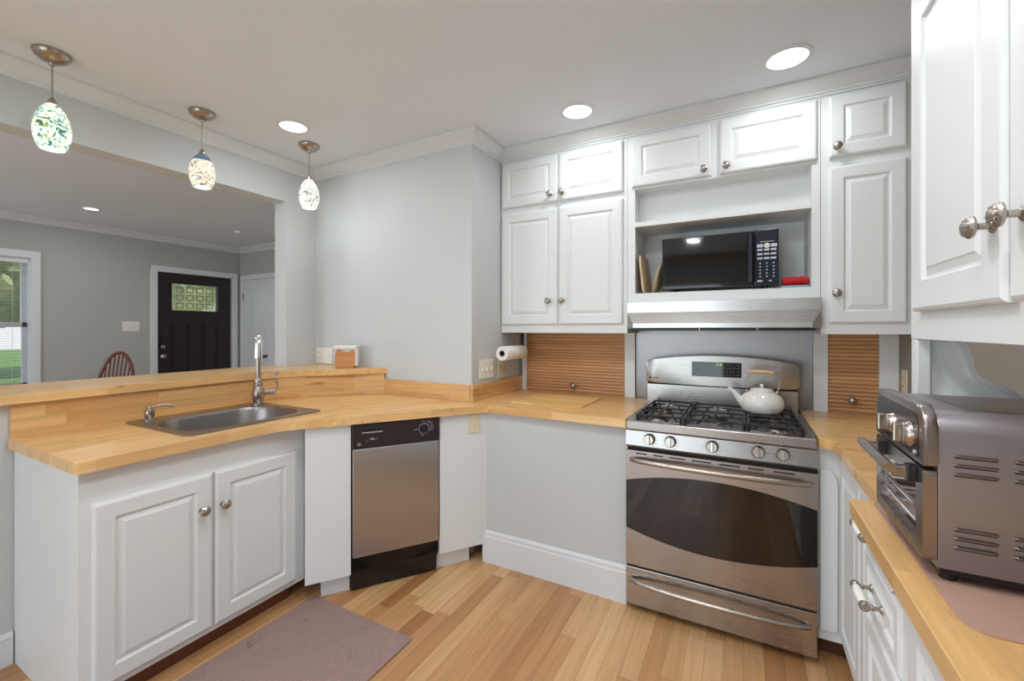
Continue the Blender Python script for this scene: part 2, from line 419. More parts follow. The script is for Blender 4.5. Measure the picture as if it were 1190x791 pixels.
struct('floor', MB().box(XF - .2, XR + .2, YN - .2, YC + .2, -0.12, 0), M['floor'])
struct('ceiling', MB().box(XF - .2, XR + .2, YN - .2, YC + .2, CZ, CZ + .12), M['ceiling'])
struct('wall_back', MB().box(XS, XR, YB, YB + .15, 0, CZ), M['wall'])
b = MB(); b.prism([(XL, YG), (XS, YG), (XS, YB + .15), (XL, YB + .15)], 0, CZ)
struct('wall_grey_return', b, M['wall'])
struct('wall_right', MB().box(XR, XR + .15, YN, YB + .15, 0, CZ), M['wall_shaded'])
# wall between kitchen and living room: beam over the opening, jamb at the right
b = MB(); b.box(XLb, XL, YN, 1.94, 2.26, CZ); b.box(XLb, XL, 1.94, YC, 0, CZ)
struct('wall_left', b, M['wall'])
# wall below the return where the base drywall panel stands (under the back run of the counter)
b = MB(); b.box(-1.33, -0.508, 2.15, 2.20, 0, 0.875); struct('wall_under_counter', b, M['wall'])
# knee wall under the raised bar
KW = [(-2.622, -0.25), (-2.622, 1.60), (-2.472, 1.86), (-2.322, 2.062), (-2.16, YG - .001), (XL + .001, YG - .001), (XL + .001, 1.935), (-2.90, 1.935), (-2.90, -0.25)]
struct('wall_knee', MB().prism(KW, 0, 1.052), M['wall'])
# living room walls; window and front door openings
b = MB(); WY0, WY1, WZ0, WZ1 = 0.62, 1.587, 0.75, 2.096
DY0, DY1, DZ = 2.70, 3.61, 2.09
b.box(XF - .15, XF, YN, WY0, 0, CZ); b.box(XF - .15, XF, WY1, DY0, 0, CZ); b.box(XF - .15, XF, DY1, YC, 0, CZ)
b.box(XF - .15, XF, WY0, WY1, 0, WZ0); b.box(XF - .15, XF, WY0, WY1, WZ1, CZ); b.box(XF - .15, XF, DY0, DY1, DZ, CZ)
struct('wall_living_front', b, M['wall_living'])
struct('wall_living_side', MB().box(XF - .15, XLb, YC, YC + .15, 0, CZ), M['wall_living'])
# wall behind the camera with unseen openings added to let sky light in
b = MB(); b.box(XF - .15, -5.4, YN - .15, YN, 0, CZ); b.box(-3.9, -2.4, YN - .15, YN, 0, CZ); b.box(-0.3, XR, YN - .15, YN, 0, CZ)
b.box(-5.4, -3.9, YN - .15, YN, 2.1, CZ); b.box(-5.4, -3.9, YN - .15, YN, 0, 0.8)
b.box(-2.4, -0.3, YN - .15, YN, 2.1, CZ)
struct('wall_near', b, M['wall'])

# mouldings
crown = [(0, CZ - .001), (-.068, CZ - .001), (-.068, CZ - .012), (-.058, CZ - .018), (-.040, CZ - .034), (-.022, CZ - .048), (-.016, CZ - .052), (-.016, CZ - .058), (-.006, CZ - .064), (-.006, CZ - .072), (0, CZ - .072)]
crownR = [(-o, z) for o, z in crown]
UY = 2.54                        # face plane of the upper cabinets
# travelling so that the room is on the right: offsets are negative (to the right)
struct('trim_crown_kitchen', MB().sweep([(XL, YN), (XL, YG), (XS, YG), (XS, UY - .002), (XR, UY - .002)], crown), M['trim'])
struct('trim_crown_living', MB().sweep([(XF, YN), (XF, YC), (XLb, YC)], crown), M['trim'])
bbp = [(0, 0), (-.016, 0), (-.016, .150), (-.012, .155), (-.012, .172), (-.004, .183), (0, .183)]
struct('baseboard_back', MB().sweep([(-1.345, 2.15), (-.509, 2.15)], bbp), M['trim'])
bbq = [(0, 0), (-.014, 0), (-.014, .105), (-.018, .112), (-.010, .125), (0, .13)]
struct('baseboard_knee', MB().sweep([(-2.622, -.25), (-2.622, .58)], bbq), M['trim'])
struct('baseboard_right', MB().sweep([(XR, -.1), (XR, YN)], bbq), M['trim'])
struct('baseboard_living', MB().sweep([(XF, YN), (XF, DY0 - .1)], bbq), M['trim'])

# casings round window and doors
def casing(mb, x, y0, y1, z0, z1, wd=.075, t=.018, sill=True):
    mb.box(x, x + t, y0 - wd, y0, z0, z1 + wd, .004); mb.box(x, x + t, y1, y1 + wd, z0, z1 + wd, .004); mb.box(x, x + t + .002, y0 - wd, y1 + wd, z1, z1 + wd, .004)
    if sill: mb.box(x, x + .05, y0 - wd, y1 + wd, z0 - .03, z0, .004)

# window_1 : double hung window with blinds
b = MB(); casing(b, XF, WY0, WY1, WZ0, WZ1)
w1 = struct('window_1', b, M['trim'])
b = MB(); zm = 1.40
for (z0, z1, xo) in ((WZ0, zm + .02, -.07), (zm - .02, WZ1, -.10)):
    b.box(XF + xo - .02, XF + xo + .02, WY0, WY0 + .045, z0, z1); b.box(XF + xo - .02, XF + xo + .02, WY1 - .045, WY1, z0, z1)
    b.box(XF + xo - .02, XF + xo + .02, WY0, WY1, z0, z0 + .045); b.box(XF + xo - .02, XF + xo + .02, WY0, WY1, z1 - .045, z1)
b.box(XF - .15, XF, WY0 - .001, WY0 + .012, WZ0, WZ1); b.box(XF - .15, XF, WY1 - .012, WY1 + .001, WZ0, WZ1); b.box(XF - .15, XF, WY0, WY1, WZ1 - .012, WZ1 + .001)
struct('window_frame', b, M['trim'], parent=w1)
struct('window_pane', MB().box(XF - .102, XF - .098, WY0 + .01, WY1 - .01, WZ0 + .01, WZ1 - .01), M['pane'], parent=w1)
bl = thing('window_blind', 'white horizontal slat blind with raised headrail in the living room window', 'blind', (XF - .03, (WY0 + WY1) / 2, WZ1))
MB().box(XF - .05, XF - .005, WY0 + .015, WY1 - .015, WZ1 - .055, WZ1 - .014, .004).build('headrail', M['blind'], bl)
b = MB(); z = WZ1 - .075
while z > WZ0 + .03:
    b.prism([(XF - .042, z), (XF - .042, z + .0012), (XF - .027, z + .0028), (XF - .012, z + .0012), (XF - .012, z), (XF - .027, z + .0016)], WY0 + .02, WY1 - .02, 'xz'); z -= .024
b.build('slats', M['blind'], bl)
b = MB()
for yy in (WY0 + .12, (WY0 + WY1) / 2, WY1 - .12): MB().cyl((XF - .026, yy, WZ0 + .03), (XF - .026, yy, WZ1 - .05), .0015, seg=6).build('ladder_cord', M['blind'], bl)

# door_1: dark front door with leaded light
b = MB(); b.box(XF, XF + .018, DY0 - .075, DY0, 0, DZ + .075, .004); b.box(XF, XF + .018, DY1, DY1 + .075, 0, DZ + .075, .004); b.box(XF, XF + .02, DY0 - .075, DY1 + .075, DZ, DZ + .075, .004)
struct('trim_front_door', b, M['trim'])
d1 = bpy.data.objects.new('door_1', None); C.objects.link(d1); d1.location = (XF, DY0, 0); d1['kind'] = 'structure'; FR[d1] = Matrix.Translation((XF, DY0, 0))
GY0, GY1, GZ0, GZ1 = 2.868, 3.43, 1.60, 1.955
b = MB(); xd0, xd1 = XF - .075, XF - .03
b.box(xd0, xd1, DY0 + .004, GY0, 0.005, DZ - .004); b.box(xd0, xd1, GY1, DY1 - .004, 0.005, DZ - .004); b.box(xd0, xd1, GY0, GY1, GZ1, DZ - .004); b.box(xd0, xd1, GY0, GY1, 0.005, GZ0)
struct('door_slab', b, M['darkdoor'], parent=d1)
for y0, y1 in ((2.853, 3.085), (3.225, 3.44)):
    b = MB()
    for (i, o_) in ((0, .006), (.022, -.002)):
        b.box(xd1 - .002, xd1 + .008, y0 + i, y0 + i + .012, .3, 1.435 - i); b.box(xd1 - .002, xd1 + .008, y1 - i - .012, y1 - i, .3, 1.435 - i); b.box(xd1 - .002, xd1 + .008, y0 + i, y1 - i, 1.435 - i - .012, 1.435 - i)
    b.box(xd1 - .002, xd1 + .005, y0 + .04, y1 - .04, .34, 1.39)
    b.box(xd1 - .002, xd1 + .008, y0, y1, .3, .312)
    struct('door_panel', b, M['darkdoor'], parent=d1)
b = MB()
for (y0, y1, z0, z1) in ((GY0 - .02, GY0, GZ0 - .02, GZ1 + .02), (GY1, GY1 + .02, GZ0 - .02, GZ1 + .02), (GY0, GY1, GZ0 - .02, GZ0), (GY0, GY1, GZ1, GZ1 + .02)): b.box(xd1, xd1 + .012, y0, y1, z0, z1)
struct('glass_frame', b, M['darkdoor'], parent=d1)
struct('leaded_glass', MB().box(xd1 - .022, xd1 - .016, GY0, GY1, GZ0, GZ1), M['leaded'], parent=d1)
b = MB(); x = xd1 - .012; gw = GY1 - GY0; gh = GZ1 - GZ0
for r in range(3):
    for c in range(4):
        y0 = GY0 + gw * (.10 + c * .215); z0 = GZ0 + gh * (.09 + r * .30); y1 = y0 + gw * .155; z1 = z0 + gh * .2
        for q in ((y0, y1, z0, z0 + .010), (y0, y1, z1 - .010, z1), (y0, y0 + .010, z0, z1), (y1 - .010, y1, z0, z1)): b.box(x - .003, x + .003, *q)
        if c < 3: b.box(x - .003, x + .003, y1, y1 + gw * .06, (z0 + z1) / 2 - .003, (z0 + z1) / 2 + .003)
        b.box(x - .003, x + .003, (y0 + y1) / 2 - .003, (y0 + y1) / 2 + .003, z1, min(z1 + gh * .1, GZ1))
struct('lead_came', b, M['pewter'], parent=d1)
b = MB(); b.box(xd1, xd1 + .02, 2.735, 2.79, 1.10, 1.24, .006); struct('keypad_lock', b, M['black'], parent=d1)
b = MB(); b.box(xd1 + .018, xd1 + .03, 2.738, 2.787, 1.10, 1.145, .005); b.lathe([(.028, 0), (.028, .012), (.012, .02), (.012, .035), (.026, .045), (.028, .06), (.015, .07), (0, .07)], (xd1, 2.765, 1.0), (1, 0, 0)); struct('door_knob', b, M['nickel'], smooth=35, parent=d1)
for z in (.3, 1.1, 1.85): struct('door_hinge', MB().box(xd1, xd1 + .01, DY1 - .014, DY1 - .002, z, z + .09), M['pewter'], parent=d1)

# door_2: white closet door on the side wall
CX0, CX1 = -6.50, -5.74
b = MB(); y = YC
b.box(CX0 - .07, CX0, y - .018, y, 0, 2.14, .004); b.box(CX1, CX1 + .07, y - .018, y, 0, 2.14, .004); b.box(CX0 - .07, CX1 + .07, y - .02, y, 2.07, 2.14, .004)
struct('trim_closet_door', b, M['trim'])
d2 = struct('door_2', MB().box(CX0 + .003, CX1 - .003, y - .012, y - .001, .005, 2.067), M['trim'])
for x0, x1 in ((CX0 + .12, CX0 + .35), (CX0 + .42, CX1 - .12)):
    for z0, z1 in ((.25, 1.0), (1.15, 1.9)):
        b = MB(); b.box(x0, x1, y - .017, y - .010, z0, z1, .003)
        b.box(x0 + .035, x1 - .035, y - .022, y - .015, z0 + .035, z1 - .035, .004); struct('door_panel', b, M['trim'], parent=d2)
b = MB(); b.lathe([(.026, 0), (.026, .006), (.009, .014), (.009, .035), (.026, .045), (.026, .06), (.012, .068), (0, .068)], (-5.93, y - .012, .97), (0, -1, 0)); struct('door_knob', b, M['black'], smooth=35, parent=d2)
for z in (.3, 1.78): struct('door_hinge', MB().box(CX0 + .003, CX0 + .018, y - .024, y - .011, z, z + .09), M['pewter'], parent=d2)
# unseen glazing added in the openings behind the camera
b = MB()
for (x0, x1, z0) in ((-2.4, -.3, 0), (-5.4, -3.9, .8)):
    for xx in (x0, (x0 + x1) / 2 - .03, x1 - .06): b.box(xx, xx + .06, YN - .1, YN - .05, z0, 2.1)
    b.box(x0, x1, YN - .1, YN - .05, 2.03, 2.1); b.box(x0, x1, YN - .1, YN - .05, z0, z0 + .09)
w2 = struct('unseen_glazing', b, M['trim'])
b = MB(); b.box(-2.4, -.3, YN - .077, YN - .073, .02, 2.05); b.box(-5.4, -3.9, YN - .077, YN - .073, .82, 2.05)
struct('window_pane', b, M['pane'], parent=w2)

# ================================================================== OUTSIDE
tag(MB().box(-60, 30, -40, 50, -.65, -.56).build('lawn', M['lawn']), 'bright green lawn outside the living room window', 'lawn')
tag(MB().box(-19, -14.5, -40, 50, -.5595, -.54).build('street', M['asphalt']), 'grey street beyond the lawn outside the window', 'street')
def tree(x, y, h, r, label):
    t = thing('leafy_tree', label, 'tree', (x, y, -.55), group='trees across the street')
    MB().tube([(x, y, -.555), (x + .1, y, h * .3), (x, y + .1, h * .6)], [.25, .2, .12], 10).build('trunk', M['bark'], t)
    b = MB()
    for k in range(90):
        a = random.uniform(0, 6.28); rr = random.uniform(0, r * .8); zz = random.uniform(.38, 1.0) * h
        b.blob((x + rr * math.cos(a), y + rr * math.sin(a), zz), random.uniform(.14, .3) * r, 2, .35)
    b.build('foliage', M['leaf'], t)
tree(-14, 1.9, 6.5, 2.2, 'leafy green tree whose branches fill the top of the window')
tree(-12.0, 5.9, 5.5, 2.3, 'leafy green tree seen through the leaded glass of the front door')
tree(-21, 3.8, 5, 2.4, 'small round tree across the street beyond the window')
tree(-23, 9, 8, 3.4, 'tall tree across the street behind the front door glass')
h = thing('brick_house', 'red brick house with grey roof across the street, seen through the blind', 'house', (-27, 5, -.55))
MB().box(-31, -25, 0, 4.4, -.55, 2.6).build('wall', M['brick'], h)
MB().prism([(-31.4, 2.6), (-24.6, 2.6), (-28, 4.6)], -.3, 4.7, 'xz').build('roof', M['roofing'], h)
for yy in (.8, 2.8): MB().box(-25.02, -24.95, yy, yy + 1, .3, 1.7, .01).build('window_casing', M['trim'], h)

# ================================================================== CABINET PARTS
KNOB = [(0.0125, 0), (.0125, .003), (.006, .007), (.0055, .019), (.011, .023), (.0185, .026), (.0195, .030), (.0165, .034), (.0150, .0345), (.0135, .0365), (.007, .040), (0, .041)]
def door_mesh(fr, x0, x1, z0, z1, st=.06, t=.02):
    """raised panel door, front at local y=-t, hung on a face at local y=0"""
    b = MB(fr)
    rings = [(0, 0), (0, -t + .007), (.003, -t + .003), (.009, -t), (st - .004, -t), (st, -t + .003), (st + .002, -t + .008), (st + .007, -t + .0085), (st + .022, -t + .003), (st + .025, -t + .001)]
    R = []
    for i, y in rings:
        R.append([b._v(p) for p in ((x0 + i, y, z0 + i), (x1 - i, y, z0 + i), (x1 - i, y, z1 - i), (x0 + i, y, z1 - i))])
    b.face(R[0]); b.face(R[-1])
    for a, c in zip(R, R[1:]):
        for k in range(4): b.face([a[k], a[(k + 1) % 4], c[(k + 1) % 4], c[k]])
    return b
def add_door(fr, x0, x1, z0, z1, parent, knob=None, st=.06, name='door', kname='knob'):
    d = door_mesh(fr, x0, x1, z0, z1, st).build(name, M['cab'], parent)
    if knob:
        kx, kz = knob
        b = MB(fr); b.lathe(KNOB, (kx, -.020, kz), (0, -1, 0), 24)
        for k in range(10):
            a = 2 * PI * k / 10; b.lathe([(.0028, 0), (.002, .0015), (0, .002)], (kx + .0125 * math.cos(a), -.020 - .0362, kz + .0125 * math.sin(a)), (0, -1, 0), 6)
        b.build(kname, M['pewter'], d, smooth=35)
    return d

# ------------------------------------------------ sink base cabinet (faces +x)
XSF = -1.972                     # face frame plane; doors stand 20 mm proud
t = thing('sink_base_cabinet', 'white two-door base cabinet under the sink with raised panels', 'cabinet', (-2.28, .98, 0))
b = MB(); b.box(-2.618, XSF, .585, .605, 0.0, .872); b.box(-2.45, XSF - .02, 1.37, 1.385, .085, .685)
b.box(XSF - .02, XSF, .605, 1.43, .735, .872); b.box(XSF - .02, XSF, .64, 1.36, .085, .14); b.box(XSF - .02, XSF, .605, .64, .085, .735); b.box(XSF - .02, XSF, .975, 1.02, .14, .735); b.box(XSF - .02, XSF, 1.36, 1.43, .085, .735)
b.box(-2.60, XSF - .02, .605, 1.37, .085, .10)
b.build('carcass', M['cab'], t)
fs = frame((XSF, .0, 0), 90)
add_door(fs, .616, .992, .112, .752, t, (.952, .614), .062)
add_door(fs, 1.003, 1.375, .112, .752, t, (1.032, .614), .062)
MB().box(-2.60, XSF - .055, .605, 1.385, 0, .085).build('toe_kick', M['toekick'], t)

# ------------------------------------------------ diagonal run
TH = 54.5; ca, sa = math.cos(math.radians(TH)), math.sin(math.radians(TH))
def dpt(s, off): return (-1.905 + ca * s - sa * off, 1.281 + sa * s + ca * off)
fd = frame((*dpt(0, .03), 0), TH)      # local x along the run, local -y to the room
# white filler left of the dishwasher
t = thing('filler_cabinet', 'plain white filler cabinet between sink doors and dishwasher', 'cabinet', (*dpt(.19, .25), 0), TH)
MB(fd).box(.085, .295, 0, .40, .105, .872).build('carcass', M['cab'], t)
MB(fd).box(.16, .295, .06, .45, 0, .105).build('toe_kick', M['cab'], t)
t = thing('corner_cabinet', 'plain white corner cabinet right of the dishwasher with an outlet on it', 'cabinet', (*dpt(.9, .25), 0), TH)
b = MB(fd); b.prism([(.760, 0), (1.045, 0), (1.05, .006), (.935, .075), (.935, .165), (.760, .33)], .105, .872); b.build('carcass', M['cab'], t)
b = MB(fd); b.prism([(.760, .06), (.955, .06), (.93, .08), (.93, .16), (.760, .3)], 0, .105); b.build('toe_kick', M['cab'], t)

# dishwasher
t = thing('dishwasher', 'narrow stainless dishwasher with black control panel and black kick plate', 'dishwasher', (*dpt(.526, .25), 0), TH)
MB(fd).box(.302, .752, .012, .42, .11, .868).build('tub', M['black'], t)
MB(fd).box(.303, .751, -.012, .012, .190, .742, .004).build('door', M['steel_z'], t)
cp = MB(fd).box(.300, .754, -.016, .012, .745, .868, .004).build('control_panel', M['dwblack'], t)
b = MB(fd); b.box(.345, .455, -.0185, -.015, .828, .846, .001); b.build('latch', M['black'], cp)
MB(fd).box(.348, .45, -.0185, -.0155, .822, .826).build('latch_line', M['keys'], cp)
b = MB(fd); b.lathe([(.024, 0), (.024, .004), (.021, .014), (.019, .016), (0, .016)], (.668, -.016, .815), (0, -1, 0), 28); b.box(.666, .670, -.034, -.031, .812, .834)
b.build('dial', M['black'], cp, smooth=35)
b = MB(fd)
for k in range(40):
    a0 = 2 * PI * k / 40; a1 = 2 * PI * (k + 1) / 40; c = (.668, .815)
    p = [(c[0] + r * math.cos(a), c[1] + r * math.sin(a)) for r, a in ((.027, a0), (.0288, a0), (.0288, a1), (.027, a1))]
    b.prism(p, -.0172, -.0155, 'xz')
for (x, z, l) in ((.66, .853, .012), (.684, .850, .016), (.697, .842, .018), (.703, .829, .016), (.705, .817, .014), (.700, .805, .016), (.612, .812, .022), (.648, .780, .018)): b.box(x, x + l, -.0172, -.0155, z, z + .0022)
b.build('dial_marks', M['keys'], cp)
b = MB(fd)
for (x, z, l) in ((.385, .790, .022), (.392, .784, .02), (.37, .780, .004), (.42, .786, .004)): b.box(x, x + l, -.0172, -.0155, z, z + .003)
b.build('printed_marks', M['keys'], cp)
MB(fd).lathe([(.009, 0), (.009, .003), (0, .004)], (.333, -.016, .768), (0, -1, 0), 20).build('badge', M['nickel'], cp)
MB(fd).box(.300, .748, .035, .06, .005, .182, .003).build('kick_plate', M['black'], t)
MB(fd).box(.303, .751, .012, .03, .10, .188).build('lower_panel', M['black'], t)

# ================================================================== COUNTERTOPS
def rrect(x0, x1, y0, y1, r, seg=8, rads=None):
    pts = []; rads = rads or [r] * 4
    for (cx, cy, a0, rr) in ((x1 - rads[0], y1 - rads[0], 0, rads[0]), (x0 + rads[1], y1 - rads[1], 90, rads[1]), (x0 + rads[2], y0 + rads[2], 180, rads[2]), (x1 - rads[3], y0 + rads[3], 270, rads[3])):
        for k in range(seg + 1):
            a = math.radians(a0 + 90 * k / seg); pts.append((cx + rr * math.cos(a), cy + rr * math.sin(a)))
    return pts
z0, z1 = .874, .914
hole = rrect(-2.458, -2.032, .942, 1.508, .1)
b = MB(); b.mi = 0
b.holed([(-2.60, .565), (-1.942, .565), (-1.933, .568), (-1.930, .576), (-1.924, 1.18), (-1.917, 1.245), (-1.90, 1.295), (-1.702, 1.566), (-2.452, 1.846), (-2.60, 1.60)], hole, z0, z1)
b.mi = 1; b.prism([(-1.702, 1.566), (-1.315, 2.108), (-1.30, 2.122), (-1.45, 2.158), (-2.13, 2.158), (-2.302, 2.046), (-2.452, 1.846)], z0, z1)
b.mi = 2; b.prism([(-1.30, 2.122), (-1.27, 2.118), (-.508, 2.108), (-.508, 2.846), (-1.43, 2.846), (-1.43, 2.158), (-1.45, 2.158)], z0, z1)
o = b.build('butcher_block_counter', [M['bb_y'], M['bb_d'], M['bb_x']])
tag(o, 'long angled butcher block counter holding the sink, running to the range', 'countertop')
b = MB(); b.prism([(.264, 2.118), (.285, 2.116), (.303, 2.105), (.312, 2.085), (.312, 1.412), (XR - .001, 1.412), (XR - .001, 2.846), (.264, 2.846)], z0, z1)
tag(b.build('corner_counter', M['bb_x']), 'butcher block counter in the corner right of the range', 'countertop')
b = MB(); b.prism([(.241, .15), (XR - .001, .15), (XR - .001, 1.410), (.250, 1.410), (.241, 1.400)], z0, z1, bev=.002)
tag(b.build('near_counter', M['bb_y']), 'deeper butcher block counter under the toaster oven at the right edge', 'countertop')
# backsplash boards
def strip(path, th, za, zb, mb):
    mb.sweep(path, [(0, za), (-th, za), (-th, zb), (0, zb)])
b = MB(); b.mi = 0; strip([(-2.620, .572), (-2.620, 1.60)], .020, .9145, 1.0515, b)
b.mi = 1; strip([(-2.620, 1.60), (-2.470, 1.858), (-2.320, 2.060), (-2.157, 2.1785)], .020, .9145, 1.0515, b)
b.mi = 2; strip([(-2.158, 2.1785), (-1.4515, 2.1785)], .020, .9145, 1.016, b)
tag(b.build('backsplash_board', [M['bv_y'], M['bv_d'], M['bv_x']]), 'tall wooden backsplash board behind the sink, stepping down along the grey wall', 'backsplash')
b = MB(); strip([(-1.4485, 2.16), (-1.4485, 2.83)], .020, .9145, 1.016, b)
tag(b.build('side_splash_board', M['bv_y']), 'short wooden backsplash board on the return wall below the paper towel', 'backsplash')
# raised bar top
b = MB(); b.prism([(-2.560, -.25), (-2.583, 1.50), (-2.570, 1.60), (-2.535, 1.70), (-2.455, 1.82), (-2.135, YG - .001), (XL + .002, YG - .001), (XL + .002, 1.938), (-3.06, 1.938), (-3.06, -.25)], 1.0525, 1.090, bev=.002)
tag(b.build('raised_bar_top', M['bb_y']), 'long raised butcher block bar top between kitchen and living room', 'bar top')

# ================================================================== SINK, FAUCET, SOAP PUMP
t = thing('sink', 'stainless drop-in single bowl sink set in the butcher block', 'sink', (-2.26, 1.24, .914))
rim_o = rrect(-2.562, -1.990, .915, 1.556, .03, 5); rim_i = rrect(-2.450, -2.040, .950, 1.500, .12, 8, [.12, .16, .16, .12])
MB().holed(rim_o, rim_i, .9145, .9195).build('rim', M['steel_sink'], t)
b = MB(); rings = []
for k, (ins, z) in enumerate([(0, .918), (.006, .90), (.014, .78), (.028, .715), (.06, .702), (.12, .698)]):
    pr = rrect(-2.450 + ins, -2.040 - ins, .950 + ins, 1.500 - ins, .12, 8, [max(.04, q_ - ins * .6) for q_ in (.12, .16, .16, .12)])
    rings.append([b._v((p[0], p[1], z)) for p in pr])
for a, c in zip(rings, rings[1:]):
    for k in range(len(a)): b.face([a[k], a[(k + 1) % len(a)], c[(k + 1) % len(a)], c[k]])
b.face(rings[-1])
o = b.build('bowl', M['steel_sink'], t, smooth=50)
MB().lathe([(.045, 0), (.045, .003), (.03, .003), (.028, -.001), (0, -.001)], (-2.24, 1.22, .6985), (0, 0, 1), 28).build('drain', M['chrome'], t, smooth=30)

FX, FY = -2.475, 1.500
t = thing('kitchen_faucet', 'nickel gooseneck pull-down faucet with side lever behind the sink', 'faucet', (FX, FY, .9195))
dv = Vector((.86, -.51, 0)).normalized()         # spout leans over the bowl towards the camera
b = MB(); b.lathe([(.034, 0), (.034, .006), (.026, .012), (.030, .03), (.034, .055), (.031, .08), (.024, .098), (.022, .108), (.025, .112), (.025, .120), (.020, .126), (.020, .145), (.017, .15)], (FX, FY, .9195), seg=28)
b.build('body', M['nickel'], t, smooth=35)
pts = []; r = .055
for k in range(4): pts.append(Vector((FX, FY, 1.065 + k * .065)))
for k in range(1, 9):
    a = PI - PI * k / 16; pts.append(Vector((FX, FY, 1.245)) + dv * (r + r * math.cos(a)) + Vector((0, 0, r * math.sin(a) + .017)))
hd = [Vector((FX, FY, 1.262)) + dv * (r + r * math.cos(PI - PI * k / 16)) + Vector((0, 0, r * math.sin(PI - PI * k / 16))) for k in range(7, 17)]
MB().tube(pts[:-1], .0128, 16).build('spout', M['nickel'], t, smooth=50)
hd = hd + [hd[-1] + Vector((0, 0, -.03)), hd[-1] + Vector((0, 0, -.055)), hd[-1] + Vector((0, 0, -.068)), hd[-1] + Vector((0, 0, -.070))]
MB().tube(hd, [.0145, .0165, .0172, .0175, .0178, .018, .018, .018, .018, .018, .019, .021, .0215, .012], 20).build('spray_head', M['chrome'], t, smooth=50)
lv = Vector((.30, .95, 0)).normalized()
b = MB(); b.tube([Vector((FX, FY, .985)) + lv * q for q in (.02, .05, .085)], [.016, .016, .018], 16)
b.build('lever_hub', M['nickel'], t, smooth=40)
base = Vector((FX, FY, .985)) + lv * .078
b = MB(); b.tube([base, base + lv * .02 + Vector((0, 0, .02)), base + lv * .022 + Vector((0, 0, .05)), base + lv * .010 + Vector((0, 0, .08)), base + lv * .012 + Vector((0, 0, .10)), base + lv * .026 + Vector((0, 0, .112))], [.006, .007, .006, .005, .005, .006], 10)
b.build('lever', M['nickel'], t, smooth=50)
SX, SY = -2.50, .992
t = thing('soap_dispenser', 'small nickel soap pump at the left corner of the sink', 'soap dispenser', (SX, SY, .9195))
MB().lathe([(.024, 0), (.024, .005), (.016, .010), (.019, .02), (.021, .035), (.019, .046), (.012, .050), (.010, .056), (.013, .060), (.011, .066), (0, .068)], (SX, SY, .9195), seg=24).build('body', M['nickel'], t, smooth=35)
MB().tube([(SX, SY, .978), (SX + .012, SY + .03, .986), (SX + .022, SY + .06, .986), (SX + .03, SY + .085, .976)], [.006, .006, .005, .004], 10).build('nozzle', M['nickel'], t, smooth=50)

# ================================================================== UPPER CABINETS ON THE RANGE WALL
fu = frame((0, UY, 0), 0)
t = thing('upper_cabinet', 'white upper cabinet of four doors left of the microwave niche', 'cabinet', (-1.02, 2.7, 1.33), group='upper wall cabinets')
MB().box(XS + .002, -.602, UY, YB - .001, 1.33, CZ - .001).build('carcass', M['cab'], t)
add_door(fu, -1.437, -1.036, 1.383, 2.118, t, (-1.090, 1.532))
add_door(fu, -1.024, -.626, 1.383, 2.118, t, (-1.000, 1.532))
add_door(fu, -1.437, -1.036, 2.160, 2.458, t, (-1.078, 2.205), .055)
add_door(fu, -1.024, -.626, 2.160, 2.458, t, (-1.000, 2.205), .055)

t = thing('microwave_cabinet', 'white center cabinet with open microwave niche below two doors', 'cabinet', (-.14, 2.7, 1.505), group='upper wall cabinets')
b = MB(); Y1 = YB - .001
b.box(-.600, -.557, UY, Y1, 1.506, CZ - .001); b.box(.289, .324, UY, Y1, 1.506, CZ - .001)
b.box(-.557, .289, UY, Y1, 1.506, 1.560); b.box(-.557, .289, UY, Y1, 2.160, CZ - .001)
b.box(-.557, .289, Y1 - .012, Y1, 1.56, 2.16)
b.build('carcass', M['cab'], t)
MB().box(-.557, .289, UY, Y1 - .012, 1.945, 1.972).build('shelf', M['cab'], t)
MB().box(-.557, .289, UY + .11, UY + .125, 1.972, 2.16).build('recessed_panel', M['cab'], t)
add_door(fu, -.573, -.155, 2.172, 2.455, t, (-.190, 2.205), .058)
add_door(fu, -.112, .309, 2.172, 2.455, t, (-.083, 2.205), .058)

t = thing('upper_cabinet', 'white upper cabinet of one tall and one small door right of the microwave niche', 'cabinet', (.5, 2.7, 1.33), group='upper wall cabinets')
MB().box(.326, XR - .001, UY, Y1, 1.33, CZ - .001).build('carcass', M['cab'], t)
add_door(fu, .357, .640, 1.383, 2.122, t, (.383, 1.523), .058)
add_door(fu, .357, .640, 2.170, 2.462, t, (.385, 2.212), .058)

# cabinet on the right wall (faces -x)
XH = .382
t = thing('right_wall_cabinet', 'large white upper cabinet close by on the right wall with ornate knobs', 'cabinet', (.53, .9, 1.33))
MB().box(XH, XR - .001, .2, 1.476, 1.33, CZ - .001).build('carcass', M['cab'], t)
fh = frame((XH, 0, 0), -90)      # local x -> -y
add_door(fh, -1.405, -.975, 1.397, 2.150, t, (-1.000, 1.525), .073)
add_door(fh, -.960, -.53, 1.397, 2.150, t, (-.910, 1.525), .073)
add_door(fh, -.515, -.22, 1.397, 2.150, t, (-.48, 1.525), .073)
add_door(fh, -1.405, -.975, 2.19, 2.47, t, (-1.01, 2.23), .06)
add_door(fh, -.960, -.53, 2.19, 2.47, t, (-.92, 2.23), .06)
add_door(fh, -.515, -.22, 2.19, 2.47, t, (-.48, 2.23), .06)
struct('trim_crown_right', MB().sweep([(XH - .002, 1.476), (XH - .002, .2)], crown), M['trim'])
